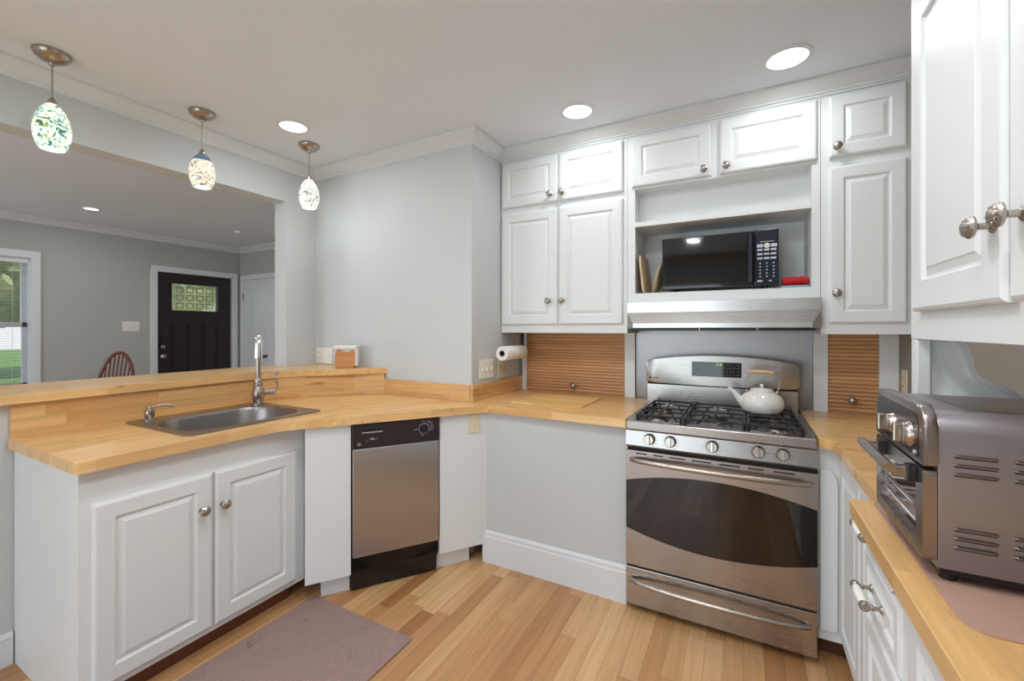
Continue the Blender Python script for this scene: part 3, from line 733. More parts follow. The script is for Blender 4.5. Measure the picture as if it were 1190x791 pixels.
# scrolled end panel standing on the counter below that cabinet
t = thing('scroll_end_panel', 'white scroll-cut end panel standing behind the toaster oven', 'panel', (.5, 1.45, .914))
cv = [(.445, 1.329), (.458, 1.322), (.467, 1.305), (.473, 1.285), (.476, 1.262), (.482, 1.243), (.492, 1.230), (.510, 1.220), (.530, 1.212), (.548, 1.200), (.562, 1.186), (.585, 1.176), (.62, 1.172), (.679, 1.172)]
MB().prism([(XH, .9145), (.679, .9145)] + cv[::-1] + [(XH, 1.329)], 1.452, 1.474, 'xz').build('board', M['cab'], t)
b = MB()
def band(pts, wd, y0, y1):
    n = len(pts); L_ = []; R_ = []
    for i in range(n):
        a = Vector(pts[max(0, i - 1)]); c = Vector(pts[min(n - 1, i + 1)]); d = (c - a).normalized(); nn = Vector((d.y, -d.x)) * wd
        L_.append(Vector(pts[i])); R_.append(Vector(pts[i]) - Vector((-nn.x, -nn.y)) * -1)
    for i in range(n - 1): b.prism([tuple(L_[i]), tuple(L_[i + 1]), tuple(R_[i + 1]), tuple(R_[i])], y0, y1, 'xz')
band(cv, .012, 1.440, 1.453)
b.build('scroll_edge', M['cab'], t)
b = MB(); b.box(XH, .409, 1.436, 1.453, .9145, 1.329, .003); b.build('stile', M['cab'], t)
b = MB(); b.prism([(.409, 1.19), (.55, 1.19), (.56, 1.175), (.409, 1.175)], 1.425, 1.453, 'xz'); b.prism([(.409, 1.165), (.66, 1.165), (.66, 1.155), (.409, 1.155)], 1.432, 1.453, 'xz'); b.build('ledge', M['cab'], t)

# ================================================================== TAMBOUR APPLIANCE GARAGES
def tambour(x0, x1, label, kx, kz):
    t = thing('tambour_door', label, 'roll-up door', ((x0 + x1) / 2, 2.82, .914), group='wooden tambour doors')
    b = MB(); z = .9225; h = .0205
    while z + h < 1.33:
        b.prism([(2.826, z), (2.818, z + .002), (2.816, z + h * .5), (2.818, z + h - .004), (2.826, z + h - .002)], x0, x1, 'yz'); z += h
    b.box(x0, x1, 2.824, 2.832, .916, 1.3295)
    b.build('slats', M['tamb'], t)
    MB().lathe(KNOB, (kx, 2.817, kz), (0, -1, 0), 20).build('knob', M['pewter'], t, smooth=35)
tambour(-1.392, -.682, 'reddish wooden tambour roll-up door behind the cutting board', -1.03, .966)
tambour(.392, .602, 'narrow wooden tambour roll-up door right of the range', .492, .985)
def post(x0, x1, label, name='face_post'):
    tag(MB().box(x0, x1, 2.806, 2.848, .9145, 1.3295).build(name, M['cab'], origin=((x0 + x1) / 2, 2.82, .9145)), label, 'trim post', 'posts beside the tambour doors')
post(-1.426, -1.393, 'slim white post left of the wide tambour door, behind the paper towel')
post(-.681, -.617, 'white post between the wide tambour door and the steel sheet')
post(.328, .391, 'white post between the steel sheet and the narrow tambour door')
post(.603, XR - .001, 'wide white post right of the narrow tambour door in the corner')
tag(MB().box(-.616, .327, 2.834, 2.848, .916, 1.344).build('steel_backsplash', M['steel_dark']), 'stainless steel sheet on the wall behind the range', 'backsplash')

# range hood
t = thing('range_hood', 'slim stainless range hood with slanted visor above the range', 'range hood', (-.13, 2.65, 1.345))
hx0, hx1, hy = -.592, .324, 2.50
MB().box(hx0, hx1, hy, 2.847, 1.446, 1.5055, .001).build('canopy', M['steel_hood'], t)
b = MB(); T_ = [b._v(p) for p in ((hx0, hy, 1.4455), (hx1, hy, 1.4455), (hx1, 2.80, 1.4455), (hx0, 2.80, 1.4455))]
B_ = [b._v(p) for p in ((hx0 + .038, hy - .028, 1.385), (hx1 - .038, hy - .028, 1.385))]
F_ = [b._v(p) for p in ((hx0, hy, 1.358), (hx1, hy, 1.358), (hx1, 2.80, 1.358), (hx0, 2.80, 1.358))]
F2 = [b._v(p) for p in ((hx0 + .038, hy - .028, 1.362), (hx1 - .038, hy - .028, 1.362))]
b.face([T_[0], T_[1], B_[1], B_[0]]); b.face([T_[0], B_[0], F2[0], F_[0]]); b.face([T_[1], F_[1], F2[1], B_[1]]); b.face([B_[0], B_[1], F2[1], F2[0]])
b.face([T_[0], F_[0], F_[3], T_[3]]); b.face([T_[1], T_[2], F_[2], F_[1]]); b.face([F_[0], F2[0], F2[1], F_[1]]); b.face([F_[0], F_[1], F_[2], F_[3]]); b.face([T_[2], T_[3], F_[3], F_[2]]); b.face(T_[:])
b.build('visor', M['steel_hood'], t)
MB().box(hx0 + .02, hx1 - .02, hy + .02, 2.79, 1.349, 1.358).build('filter', M['toastdark'], t)
b = MB()
for x in (-.21, .06): MB().cyl((x, hy + .01, 1.358), (x, hy + .01, 1.346), .006, seg=10).build('switch', M['nickel'], t)

# ================================================================== MICROWAVE AND NICHE THINGS
t = thing('microwave', 'black countertop microwave in the open cabinet niche', 'microwave', (-.13, 2.69, 1.56))
my = 2.575
MB().box(-.413, .155, my + .012, 2.825, 1.576, 1.866, .008).build('body', M['mwgl'], t)
d = MB().box(-.413, .043, my, my + .0115, 1.576, 1.866, .006).build('door', M['mwgl'], t)
b = MB(); b.box(-.398, .004, my - .002, my + .001, 1.590, 1.852); b.build('window', M['blackgl'], d)
MB().prism([(.012, my - .002), (.018, my - .022), (.036, my - .026), (.042, my - .004)], 1.60, 1.845, 'xy').build('handle', M['mwblue'], d)
p = MB().box(.047, .155, my - .003, my + .0115, 1.576, 1.870, .006).build('control_panel', M['mwblue'], t)
b = MB()
for r in range(3):
    for c in range(3): b.box(.060 + c * .030, .084 + c * .030, my - .005, my - .002, 1.758 - r * .022, 1.768 - r * .022)
for c in (0, 2): b.box(.058 + c * .031, .086 + c * .031, my - .005, my - .002, 1.776, 1.792)
for r in range(5):
    for c in range(3): b.box(.070 + c * .030, .076 + c * .030, my - .005, my - .002, 1.690 - r * .017, 1.696 - r * .017)
b.box(.060, .083, my - .005, my - .002, 1.598, 1.606); b.box(.112, .124, my - .005, my - .002, 1.600, 1.605); b.box(.072, .134, my - .005, my - .002, 1.803, 1.806)
b.build('key_print', M['keys'], p)
MB().lathe([(.014, 0), (.013, .003), (0, .004)], (.103, my - .002, 1.784), (0, -1, 0), 20).build('start_button', M['ivory'], p)
b = MB()
for x in (-.36, .10):
    for y in (2.60, 2.79): MB().cyl((x, y, 1.5602), (x, y, 1.577), .012, seg=12).build('foot', M['black'], t)

def disc_tray(x, tilt, rz, r, mat, label, y=2.70, th=.010):
    """round tray on edge leaning in the niche"""
    fr = Matrix.Translation((x, y, 1.5605)) @ Matrix.Rotation(math.radians(tilt), 4, 'Y') @ Matrix.Translation((0, 0, r))
    b = MB(fr); b.lathe([(0, 0), (r * .82, 0), (r * .96, -.006), (r, -.010), (r, -.004), (r * .96, 0 + .002), (r * .84, th * .7), (0, th * .7)], (0, 0, 0), (1, 0, 0), 40)
    o = b.build('round_tray', M[mat], smooth=35, origin=(x, y, 1.5605)); return tag(o, label, 'tray', 'boards and trays beside the microwave')
fr = Matrix.Translation((-.520, 2.68, 1.5605)) @ Matrix.Rotation(math.radians(-6), 4, 'Y')
tag(MB(fr).prism(rrect(-.12, .12, 0.0, .23, .04, 6), 0, .012, 'yz').build('serving_board', M['tray'], origin=(-.52, 2.68, 1.5605)), 'pale wooden board leaning on the niche wall left of the microwave', 'board', 'boards and trays beside the microwave')
disc_tray(-.470, 14, 0, .095, 'tray', 'round wooden tray leaning against the left side of the microwave')
b = MB()
for i in range(7): b.blob((.185 + i * .0145, 2.62, 1.598 + .002 * math.sin(i * 3)), .019, 2, .04, (.85, 2.2, 1.25))
tag(b.build('red_potholder', M['redcloth'], smooth=60, origin=(.23, 2.62, 1.575)), 'red quilted potholder folded beside the microwave', 'potholder')
b = MB(); b.box(.163, .284, 2.57, 2.72, 1.5605, 1.568, .003); b.box(.168, .284, 2.575, 2.71, 1.5685, 1.574, .002)
tag(b.build('folded_towel', M['greycloth'], origin=(.23, 2.62, 1.5605)), 'grey cloth folded flat under the red potholder', 'towel')

# ================================================================== RANGE
t = thing('gas_range', 'stainless five-burner gas range with arched oven window', 'range', (-.122, 2.4, 0))
rx0, rx1 = -.503, .259; RF = 2.095
b = MB(); b.box(rx0 + .003, rx1 - .003, RF + .04, 2.66, .03, .875); b.build('body', M['toastdark'], t)
# cooktop with recess
b = MB(); b.box(rx0, rx1, RF - .005, RF + .045, .872, .915, .006); b.box(rx0, rx1, 2.63, 2.70, .872, .915, .003)
b.box(rx0, rx0 + .035, RF + .045, 2.63, .872, .915); b.box(rx1 - .035, rx1, RF + .045, 2.63, .872, .915); b.box(rx0 + .03, rx1 - .03, RF + .04, 2.635, .872, .893)
b.build('cooktop', M['steel_x'], t)
pb = MB(); pb.box(rx0 + .036, rx1 - .036, RF + .046, 2.629, .893, .896)
pb.build('burner_pan', M['steel_dark'], t)
# control panel, sloping slightly
b = MB(); b.prism([(RF + .04, .79), (RF + .004, .79), (RF - .004, .80), (RF + .004, .868), (RF + .04, .872)], rx0, rx1, 'yz')
cp = b.build('control_panel', M['steel_x'], t)
for x in (-.392, -.299, -.124, .052, .140):
    fr = Matrix.Translation((x, RF - .001, .836)) @ Matrix.Rotation(math.radians(-6), 4, 'X')
    k = MB(fr).lathe([(.026, 0), (.026, .004), (.023, .008), (.022, .022), (.020, .025), (0, .025)], (0, 0, 0), (0, -1, 0), 28).build('knob', M['nickel'], cp, smooth=35)
    MB(fr).box(-.004, .004, -.038, -.024, -.019, .021, .002).build('knob_grip', M['chrome'], k)
    for a in range(-150, 151, 30):
        if abs(a) < 20: continue
        r0, r1 = .031, .036; s_, c_ = math.sin(math.radians(a)), math.cos(math.radians(a))
        MB(fr).tube([(s_ * r0, -.0012, c_ * r0), (s_ * r1, -.0012, c_ * r1)], .0008, 4).build('dial_tick', M['black'], cp)
MB().box(rx0 + .004, rx1 - .004, RF + .02, RF + .05, .774, .792).build('vent_gap', M['gap'], t)
# oven door: steel top, arched dark glass, steel bottom
N_ = 20
def arc(x0, x1, zl, zr, zm, n=N_):
    xm = (x0 + x1) / 2; out = []
    for i in range(n + 1):
        s_ = i / n; base = zl + (zr - zl) * s_; out.append((x0 + (x1 - x0) * s_, base + (zm - (zl + zr) / 2) * 4 * s_ * (1 - s_)))
    return out
top = arc(rx0, rx1, .628, .628, .680); bot = arc(rx0, rx1, .402, .402, .345)
dr = MB().prism([(rx0, .774), (rx1, .774)] + top[::-1], RF, RF + .035, 'xz').build('oven_door', M['steel_x'], t)
MB().prism(top + bot[::-1], RF + .003, RF + .035, 'xz').build('oven_window', M['blackgl'], dr)
MB().prism(bot + [(rx1, .226), (rx0, .226)], RF, RF + .035, 'xz').build('oven_door_lower', M['steel_x'], dr)
xs = [(-.478, -.428), (-.398, -.352), (-.328, -.258), (-.230, -.152), (-.118, -.038), (-.008, .050), (.085, .160)]
for x0, x1 in xs: MB().box(x0 + .022, x1 + .022, RF - .0008, RF + .002, .7585, .7645).build('vent_slot', M['gap'], dr)
def bow_handle(z, name, parent, bulge=.055, r=.011, x0=-.478, x1=.236, sag=0):
    pts = [(x0, RF + .003, z)]
    for i in range(15):
        s_ = i / 14; pts.append((x0 + .006 + (x1 - x0 - .012) * s_, RF - .014 - bulge * (4 * s_ * (1 - s_)) ** .55, z - sag * 4 * s_ * (1 - s_)))
    pts.append((x1, RF + .003, z))
    MB().tube(pts, [r * .8] + [r] * 15 + [r * .8], 14, 1.0).build(name, M['nickel'], parent, smooth=50)
bow_handle(.733, 'oven_handle', dr, .035, .0115)
MB().box(rx0 + .004, rx1 - .004, RF + .006, RF + .03, .215, .227).build('drawer_gap', M['gap'], t)
dw = MB().box(rx0, rx1, RF, RF + .035, .035, .2145, .003).build('warming_drawer', M['steel_x'], t)
bow_handle(.160, 'drawer_handle', dw, .038, .0105, -.482, .232)
b = MB()
for x in (rx0 + .06, rx1 - .06):
    for y in (RF + .07, 2.6): MB().cyl((x, y, 0), (x, y, .035), .018, seg=12).build('foot', M['black'], t)
MB().box(rx0 + .02, rx1 - .02, RF + .06, 2.62, .012, .035).build('base_skirt', M['gap'], t)
# backguard
b = MB(); b.box(-.512, .246, 2.672, 2.73, .915, 1.027); b.build('backguard_riser', M['steel_x'], t)
MB().box(-.508, .242, 2.662, 2.70, 1.028, 1.052).build('shadow_strip', M['gap'], t)  # undercut shadow of the backguard, drawn as a dark strip
bt = arc(-.512, .247, 1.168, 1.168, 1.203); bt = [(-.517, 1.155)] + bt + [(.252, 1.155)]
bb_ = arc(-.500, .235, 1.040, 1.040, 1.036)
bg_ = MB().prism([(-.517, 1.055)] + bb_ + [(.252, 1.055)] + bt[::-1], 2.648, 2.745, 'xz', bev=.008).build('backguard', M['steel_x'], t, smooth=40)
ds = MB().box(-.262, -.012, 2.6445, 2.650, 1.088, 1.170, .002).build('display', M['blackgl'], bg_)
def text(s, size, fr, name, mat, parent):
    cu = bpy.data.curves.new('txt', 'FONT'); cu.body = s; cu.size = size; cu.align_x = 'CENTER'; cu.align_y = 'CENTER'; cu.extrude = .0003
    ob = bpy.data.objects.new('txt', cu); C.objects.link(ob)
    me = bpy.data.meshes.new_from_object(ob.evaluated_get(bpy.context.evaluated_depsgraph_get()))
    bpy.data.objects.remove(ob); me.name = name
    R = fr @ Matrix.Rotation(PI / 2, 4, 'X')
    me.transform(FR[parent].inverted() @ R if parent in FR else R)
    me.materials.clear(); me.materials.append(mat)
    o = bpy.data.objects.new(name, me); C.objects.link(o); o.parent = parent; return o
text('3:18', .017, Matrix.Translation((-.122, 2.6438, 1.157)), 'clock_digits', M['greenled'], ds)
b = MB(); random.seed(3)
for r in range(4):
    for c in range(14):
        if r == 0 and 3 < c < 10: continue
        if random.random() < .25: continue
        x = -.255 + c * .017; z = 1.155 - r * .018; b.box(x, x + random.choice((.004, .008, .010)), 2.6436, 2.6446, z, z + .0025)
b.build('printed_keys', plain('dim key print', (120, 128, 140), .5), ds)
b = MB(); b.lathe([(.006, 0), (.006, .001), (0, .0012)], (-.492, 2.6480, 1.067), (0, -1, 0), 16)
for i in range(4): b.box(-.478 + i * .008, -.473 + i * .008, 2.6468, 2.6482, 1.064, 1.070 if i % 2 else 1.068)
b.build('badge', M['black'], bg_)
# burners and grates
for (x, y, r) in ((-.375, 2.24, .038), (-.375, 2.47, .030), (-.122, 2.35, .045), (.130, 2.24, .042), (.130, 2.47, .030)):
    bu = MB().lathe([(r + .012, 0), (r + .012, .004), (r + .002, .010), (r, .018), (0, .018)], (x, y, .896), seg=28).build('burner', M['nickel'], t, smooth=35)
    MB().lathe([(r * .85, 0), (r * .85, .005), (r * .7, .008), (0, .009)], (x, y, .914), seg=28).build('burner_cap', M['iron'], bu, smooth=35)
for gx0, gx1 in ((-.466, -.255), (-.250, .006), (.011, .222)):
    b = MB(); ya, yb_ = RF + .058, 2.618; zt = .936; r = .0055
    fr_ = [(gx0 + .006, ya), (gx1 - .006, ya), (gx1 - .006, yb_), (gx0 + .006, yb_)]
    for i in range(4): p, q = fr_[i], fr_[(i + 1) % 4]; b.tube([(*p, zt), (*q, zt)], r, 8)
    cx_ = (gx0 + gx1) / 2
    ym = (ya + yb_) / 2; b.tube([(gx0 + .006, ym, zt), (gx1 - .006, ym, zt)], r, 8)
    for yc in ((ya + ym) / 2, (ym + yb_) / 2):
        b.tube([(gx0 + .006, yc, zt), (cx_ - .02, yc, zt + .004)], r * .9, 8); b.tube([(gx1 - .006, yc, zt), (cx_ + .02, yc, zt + .004)], r * .9, 8)
    b.tube([(cx_, ya, zt), (cx_, (ya + ym) / 2 - .018, zt + .004)], r * .9, 8); b.tube([(cx_, ym, zt), (cx_, (ya + ym) / 2 + .018, zt + .004)], r * .9, 8)
    b.tube([(cx_, ym, zt), (cx_, (yb_ + ym) / 2 - .018, zt + .004)], r * .9, 8); b.tube([(cx_, yb_, zt), (cx_, (yb_ + ym) / 2 + .018, zt + .004)], r * .9, 8)
    for p in fr_ + [(gx0 + .006, ym), (gx1 - .006, ym)]: b.tube([(*p, .8955), (*p, zt + .004)], r * 1.1, 8)
    for (yy, dx) in (((ya + ym) / 2, 1), ((ym + yb_) / 2, 1)):
        for sgn in (-1, 1):
            b.tube([(cx_ + sgn * .075, yy - .05, .905), (cx_ + sgn * .055, yy - .03, .92), (cx_ + sgn * .045, yy, zt)], r * .8, 6)
    b.build('grate', M['iron'], t, smooth=50)

# kettle
kx, ky, kz = .078, 2.50, .9402
t = thing('tea_kettle', 'white enamel tea kettle with wooden handle on the back right burner', 'kettle', (kx, ky, kz))
MB().lathe([(0, 0), (.078, 0), (.090, .010), (.0985, .035), (.096, .060), (.083, .083), (.062, .097), (.052, .102), (.052, .105), (0, .105)], (kx, ky, kz), seg=40).build('body', M['kettle'], t, smooth=50)
MB().lathe([(.051, 0), (.052, .003), (.046, .009), (.02, .013), (.006, .015), (.005, .020), (.010, .026), (.008, .032), (0, .033)], (kx, ky, kz + .1052), seg=32).build('lid', M['kettle'], t, smooth=40)
b = MB(); b.tube([(kx - .080, ky - .01, kz + .040), (kx - .105, ky - .015, kz + .068), (kx - .128, ky - .02, kz + .098), (kx - .150, ky - .022, kz + .112)], [.024, .017, .012, .010], 18)
b.build('spout', M['kettle'], t, smooth=50)
b = MB()
pts = [(kx + sx_, ky, kz + sz_) for sx_, sz_ in ((-.063, .098), (-.072, .125), (-.070, .16), (-.058, .188), (-.045, .195))]
b.tube(pts, .0028, 8); b.build('handle_wire', M['nickel'], t, smooth=50); b = MB(); pts = [(kx + sx_, ky, kz + sz_) for sx_, sz_ in ((.063, .098), (.076, .125), (.078, .155), (.064, .182), (.045, .195))]
b.tube(pts, .0028, 8)
b.build('handle_wire', M['nickel'], t, smooth=50)
for sg in (-1, 1): MB().lathe([(.007, 0), (.008, .006), (.005, .016), (0, .018)], (kx + sg * .063, ky, kz + .09), (sg * .3, 0, 1), 12).build('handle_lug', M['nickel'], t, smooth=50)
MB().tube([(kx - .058, ky, kz + .195), (kx - .03, ky, kz + .199), (kx + .02, ky, kz + .199), (kx + .052, ky, kz + .195)], [.008, .0098, .0098, .008], 16).build('handle_grip', M['beech'], t, smooth=50)

# ================================================================== RIGHT BASE CABINETS
t = thing('narrow_base_cabinet', 'narrow white base cabinet with arched panel beside the range', 'cabinet', (.45, 2.4, 0))
MB().box(.266, .352, 2.152, 2.84, .09, .873).build('carcass', M['cab'], t)
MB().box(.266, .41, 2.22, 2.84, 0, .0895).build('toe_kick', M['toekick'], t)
# arched raised panel
b = MB(); y = 2.152
pan = [(.272, .13), (.332, .13), (.332, .70)] + [(.302 + .03 * math.cos(a), .70 + .085 * math.sin(a)) for a in [PI / 2 * k / 8 for k in range(1, 9)]] + [(.272, .785)]
b.prism(pan, y - .010, y + .001, 'xz', bev=.004); b.build('arched_panel', M['cab'], t)
XC = .368
t = thing('far_side_base_cabinet', 'white base cabinet under the corner counter, doors facing the sink', 'cabinet', (.52, 1.78, 0))
MB().box(XC - .014, XR - .001, 1.415, 2.145, .09, .873).build('carcass', M['cab'], t)
MB().box(XC + .05, XR - .001, 1.415, 2.14, 0, .0895).build('toe_kick', M['toekick'], t)
fc = frame((XC - .014, 0, 0), -90)
add_door(fc, -2.13, -1.80, .13, .84, t, None, .055)
add_door(fc, -1.79, -1.43, .13, .84, t, None, .055)
XN = .287
t = thing('near_drawer_cabinet', 'white base cabinet with drawers and porcelain pulls under the near counter', 'cabinet', (.48, .8, 0))
MB().box(XN, XR - .001, .17, 1.400, .09, .873).build('carcass', M['cab'], t)
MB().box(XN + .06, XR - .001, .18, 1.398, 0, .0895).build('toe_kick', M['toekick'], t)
fn = frame((XN, 0, 0), -90)
def pull(fr, xc, z, parent, y=-.02, reach=.031):
    b = MB(fr)
    for s_ in (-.045, .045):
        b.lathe([(.009, 0), (.008, .003), (.0045, .006), (.0045, .014), (.007, .017), (.0045, .02), (.0045, reach - .001)], (xc + s_, y, z), (0, -1, 0), 14)
        b.lathe([(.009, -.008), (.0105, -.004), (.0105, .004), (.008, .009)], (xc + s_, y - reach, z), (1, 0, 0), 14)
    b.cyl((xc - .045, y - reach, z), (xc + .045, y - reach, z), .004, seg=10)
    p = b.build('pull', M['nickel'], parent, smooth=40)
    MB(fr).lathe([(.0075, -.037), (.0095, -.02), (.010, 0), (.0095, .02), (.0075, .037)], (xc, y - reach, z), (1, 0, 0), 16).build('porcelain_grip', M['white'], p, smooth=50)
def drawer(fr, x0, x1, z0, z1, parent, px=None, pz=None, reach=.031):
    d = door_mesh(fr, x0, x1, z0, z1, .035).build('drawer', M['cab'], parent)
    if px is not None: pull(fr, px, pz, d, reach=reach)
drawer(fn, -1.385, -1.105, .815, .866, t, -1.33, .8630, .0200)
drawer(fn, -1.385, -1.105, .665, .808, t, -1.262, .738)
add_door(fn, -1.385, -1.105, .12, .655, t, None, .05)
add_door(fn, -1.06, -.62, .12, .855, t, None, .06)
add_door(fn, -.60, -.2, .12, .855, t, None, .06)

# ================================================================== TOASTER OVEN AND MAT
tag(MB().prism(rrect(.286, .676, .868, 1.405, .03), .9145, .9175).build('cutting_mat', M['clearmat'], origin=(.48, 1.13, .9145)), 'translucent pink plastic mat under the toaster oven', 'mat')
t = thing('toaster_oven', 'large stainless toaster oven with door handle and side louvers', 'toaster oven', (.48, 1.2, .9175))
ty0, ty1 = 1.012, 1.312; tz0 = .938; tz1 = 1.210; TX = .297
def hoodp(y0, y1, z0, z1, r):      # rounded shoulders, nearly square foot
    return rrect(y0, y1, z0, z1, r, 8, [r, r, .004, .004])
MB().prism(hoodp(ty0, ty1, tz0, tz1, .034), TX, .655, 'yz', bev=.003).build('body', M['toastside'], t, smooth=40)
MB().prism(hoodp(ty0 + .03, ty1 - .03, tz1 - .0302, tz1 + .0008, .008), TX + .05, .62, 'yz', bev=.001).build('top_plate', M['toast'], t, smooth=40)
fa = MB().prism(hoodp(ty0 - .003, ty1 + .003, 1.114, tz1 + .008, .036), TX - .020, TX + .001, 'yz', bev=.006).build('fascia', M['toast'], t, smooth=40)
MB().prism(hoodp(ty0 + .020, ty1 - .016, 1.124, tz1 - .008, .022), TX - .0212, TX - .015, 'yz').build('control_inset', M['toastdark'], fa, smooth=40)
for (yy, r) in ((1.062, .024), (1.168, .021)):
    k = MB().lathe([(r, 0), (r, .004), (r * .88, .008), (r * .86, .014), (r * .78, .016), (0, .016)], (TX - .021, yy, 1.160), (-1, 0, 0), 28).build('knob', M['nickel'], fa, smooth=35)
    MB().box(TX - .050, TX - .036, yy - .006, yy + .006, 1.143, 1.178, .003).build('knob_grip', M['nickel'], k)
MB().cyl((TX - .021, 1.045, 1.130), (TX - .024, 1.045, 1.130), .004, seg=12).build('indicator', M['keys'], fa)
dz0, dz1 = .948, 1.109
fr = Matrix(((0, 0, 1, 0), (1, 0, 0, 0), (0, 1, 0, 0), (0, 0, 0, 1)))     # (y, z, x) -> world
b = MB(fr); b.holed(rrect(ty0, ty1, dz0, dz1, .012, 5), rrect(ty0 + .035, ty1 - .035, dz0 + .022, dz1 - .030, .012, 5), TX - .020, TX - .001)
dd = b.build('oven_door', M['toast'], t)
MB().box(TX - .012, TX - .007, ty0 + .034, ty1 - .034, dz0 + .021, dz1 - .029).build('door_glass', M['toastgl'], dd)
for zz in (.050, .075): MB().cyl((TX - .014, ty0 + .05, dz0 + zz), (TX - .014, ty1 - .05, dz0 + zz), .003, seg=10).build('rack_rail', M['chrome'], dd)
hx = .238
hh = MB().tube([(hx + .002, ty0 + .030, 1.097), (hx, ty0 + .05, 1.097), (hx, ty1 - .09, 1.097), (hx + .002, ty1 - .052, 1.097)], .0095, 14).build('handle', M['nickel'], dd, smooth=50)
for yy in (ty0 + .032, ty1 - .076):
    MB().box(hx, TX - .020, yy, yy + .014, 1.080, 1.102, .003).build('handle_arm', M['toast'], hh)
    MB().box(TX - .034, TX - .0195, yy - .004, yy + .016, 1.076, 1.106, .002).build('handle_mount', M['black'], hh)
for gx in (.316, .389, .462, .535):
    for gz in (1.137, 1.012):
        for k in range(3):
            z = gz - k * .0155; x1_ = gx + .056
            l = MB().tube([(gx, ty0 - .0005, z), (gx + .004, ty0 - .0025, z), (x1_ - .004, ty0 - .0025, z), (x1_, ty0 - .0005, z)], [.0008, .0022, .0022, .0008], 8).build('side_louver', M['toast'], t)
            MB().box(gx + .002, gx + .054, ty0 - .0012, ty0 + .001, z - .0042, z - .0022).build('louver_slot', M['gap'], l)
MB().box(TX + .003, .655, ty0 + .002, ty1 - .002, .930, .9375).build('base_pan', M['black'], t)
for x in (TX + .018, .63):
    for yy in (ty0 + .02, ty1 - .03): MB().cyl((x, yy, .9178), (x, yy, .9305), .012, seg=14).build('foot', M['black'], t)

# ================================================================== SMALL THINGS
def plate(name, fr, wd, ht, n, label, mat='white', kind='switch', group='outlet and switch plates'):
    """wall plate; local x along the wall, local -y out of it, centred"""
    o = MB(fr).box(-wd / 2, wd / 2, -.006, 0, -ht / 2, ht / 2, .002)
    t = thing(name, label, 'outlet' if 'outlet' in name else 'switch', tuple(fr.translation), math.degrees(fr.to_euler().z), group)
    o.build('cover', M[mat], t)
    for i in range(n):
        xc = (i - (n - 1) / 2) * wd / n
        if kind == 'switch' or (kind == 'mix' and i):
            MB(fr).box(xc - .005, xc + .005, -.014, -.005, -.010, .010, .001).build('toggle', M[mat], t)
        else:
            b = MB(fr)
            for zc in (-.02, .02):
                b.box(xc - .013, xc + .013, -.008, -.005, zc - .013, zc + .013, .001)
            s = b.build('socket', M[mat], t)
            b = MB(fr)
            for zc in (-.02, .02):
                for dx in (-.005, .005): b.box(xc + dx - .001, xc + dx + .001, -.0086, -.007, zc - .004, zc + .006)
            b.build('slot', M['gap'], s)
plate('outlet_plate', frame((-2.77, YG, 1.155), 0), .175, .118, 3, 'white three-gang plate on the grey wall beside the napkin holder', kind='mix')
plate('switch_plate', frame((XS, 2.345, 1.100), 90), .165, .118, 3, 'white three-gang switch plate on the return wall above the counter')
plate('outlet_plate', frame((XS, 2.525, 1.085), 90), .07, .118, 1, 'beige single outlet plate below the paper towel roll', 'ivory', 'outlet')
plate('switch_plate', frame((XF, 2.432, 1.387), 90), .165, .118, 3, 'white three-gang switch plate on the living room wall by the front door')
plate('outlet_plate', frame((XR, 2.71, 1.10), -90), .07, .118, 1, 'beige outlet plate in the far right corner beyond the toaster oven', 'ivory', 'outlet')
plate('outlet_plate', fd @ Matrix.Translation((.962, 0, .812)), .07, .112, 1, 'ivory single switch plate on the white corner cabinet by the dishwasher', 'ivory', 'switch')

# paper towel roll
px, pz_ = -1.365, 1.197
t = thing('paper_towel_roll', 'white paper towel roll mounted under the upper cabinet', 'paper towel', (px, 2.54, pz_))
b = MB(); b.lathe([(.018, 0), (.045, 0), (.046, .004), (.046, .276), (.045, .28), (.018, .28)], (px, 2.40, pz_), (0, 1, 0), 36, closed=True); b.build('paper', M['paper'], t, smooth=40)
b = MB(); b.lathe([(.0165, -.001), (.0195, -.001), (.0195, .281), (.0165, .281)], (px, 2.40, pz_), (0, 1, 0), 24, closed=True); b.build('core', M['card'], t, smooth=40)
t = thing('towel_holder', 'dark rod holder carrying the paper towel roll', 'towel holder', (px, 2.54, 1.32))
MB().cyl((px, 2.388, pz_), (px, 2.692, pz_), .004, seg=12).build('rod', M['black'], t)
b = MB(); b.box(XS + .0005, px + .012, 2.684, 2.694, pz_ - .012, pz_ + .012, .002); b.box(px - .01, px + .01, 2.684, 2.694, pz_, 1.3295); b.box(px - .012, px + .012, 2.56, 2.69, 1.322, 1.3298); b.build('bracket', M['black'], t)
# napkin holder
na = frame((-2.40, 2.062, 1.0905), 34)
t = thing('napkin_holder', 'wooden napkin holder stuffed with white napkins on the raised bar', 'napkin holder', (-2.40, 2.062, 1.0905), 34)
side = [(-.060, 0), (-.045, .0), (-.035, .004), (.030, .004), (.040, 0), (.060, 0), (.066, .05), (.064, .105), (.056, .122), (.045, .120), (.028, .108), (.0, .108), (-.028, .118), (-.045, .124), (-.058, .115), (-.066, .08), (-.066, .03)]
for y0 in (-.036, .028): MB(na).prism(side, y0, y0 + .008, 'xz', bev=.001).build('side', M['oakbox'], t)
MB(na).box(-.058, .058, -.030, .030, .004, .012).build('base', M['oakbox'], t)
b = MB(na); b.box(-.060, .078, -.0275, .0275, .0125, .142, .004)
b.box(-.075, .080, -.046, .034, .1385, .150, .004); b.box(-.085, .078, -.050, .030, .1285, .1375, .004); b.build('napkins', M['paper'], t)

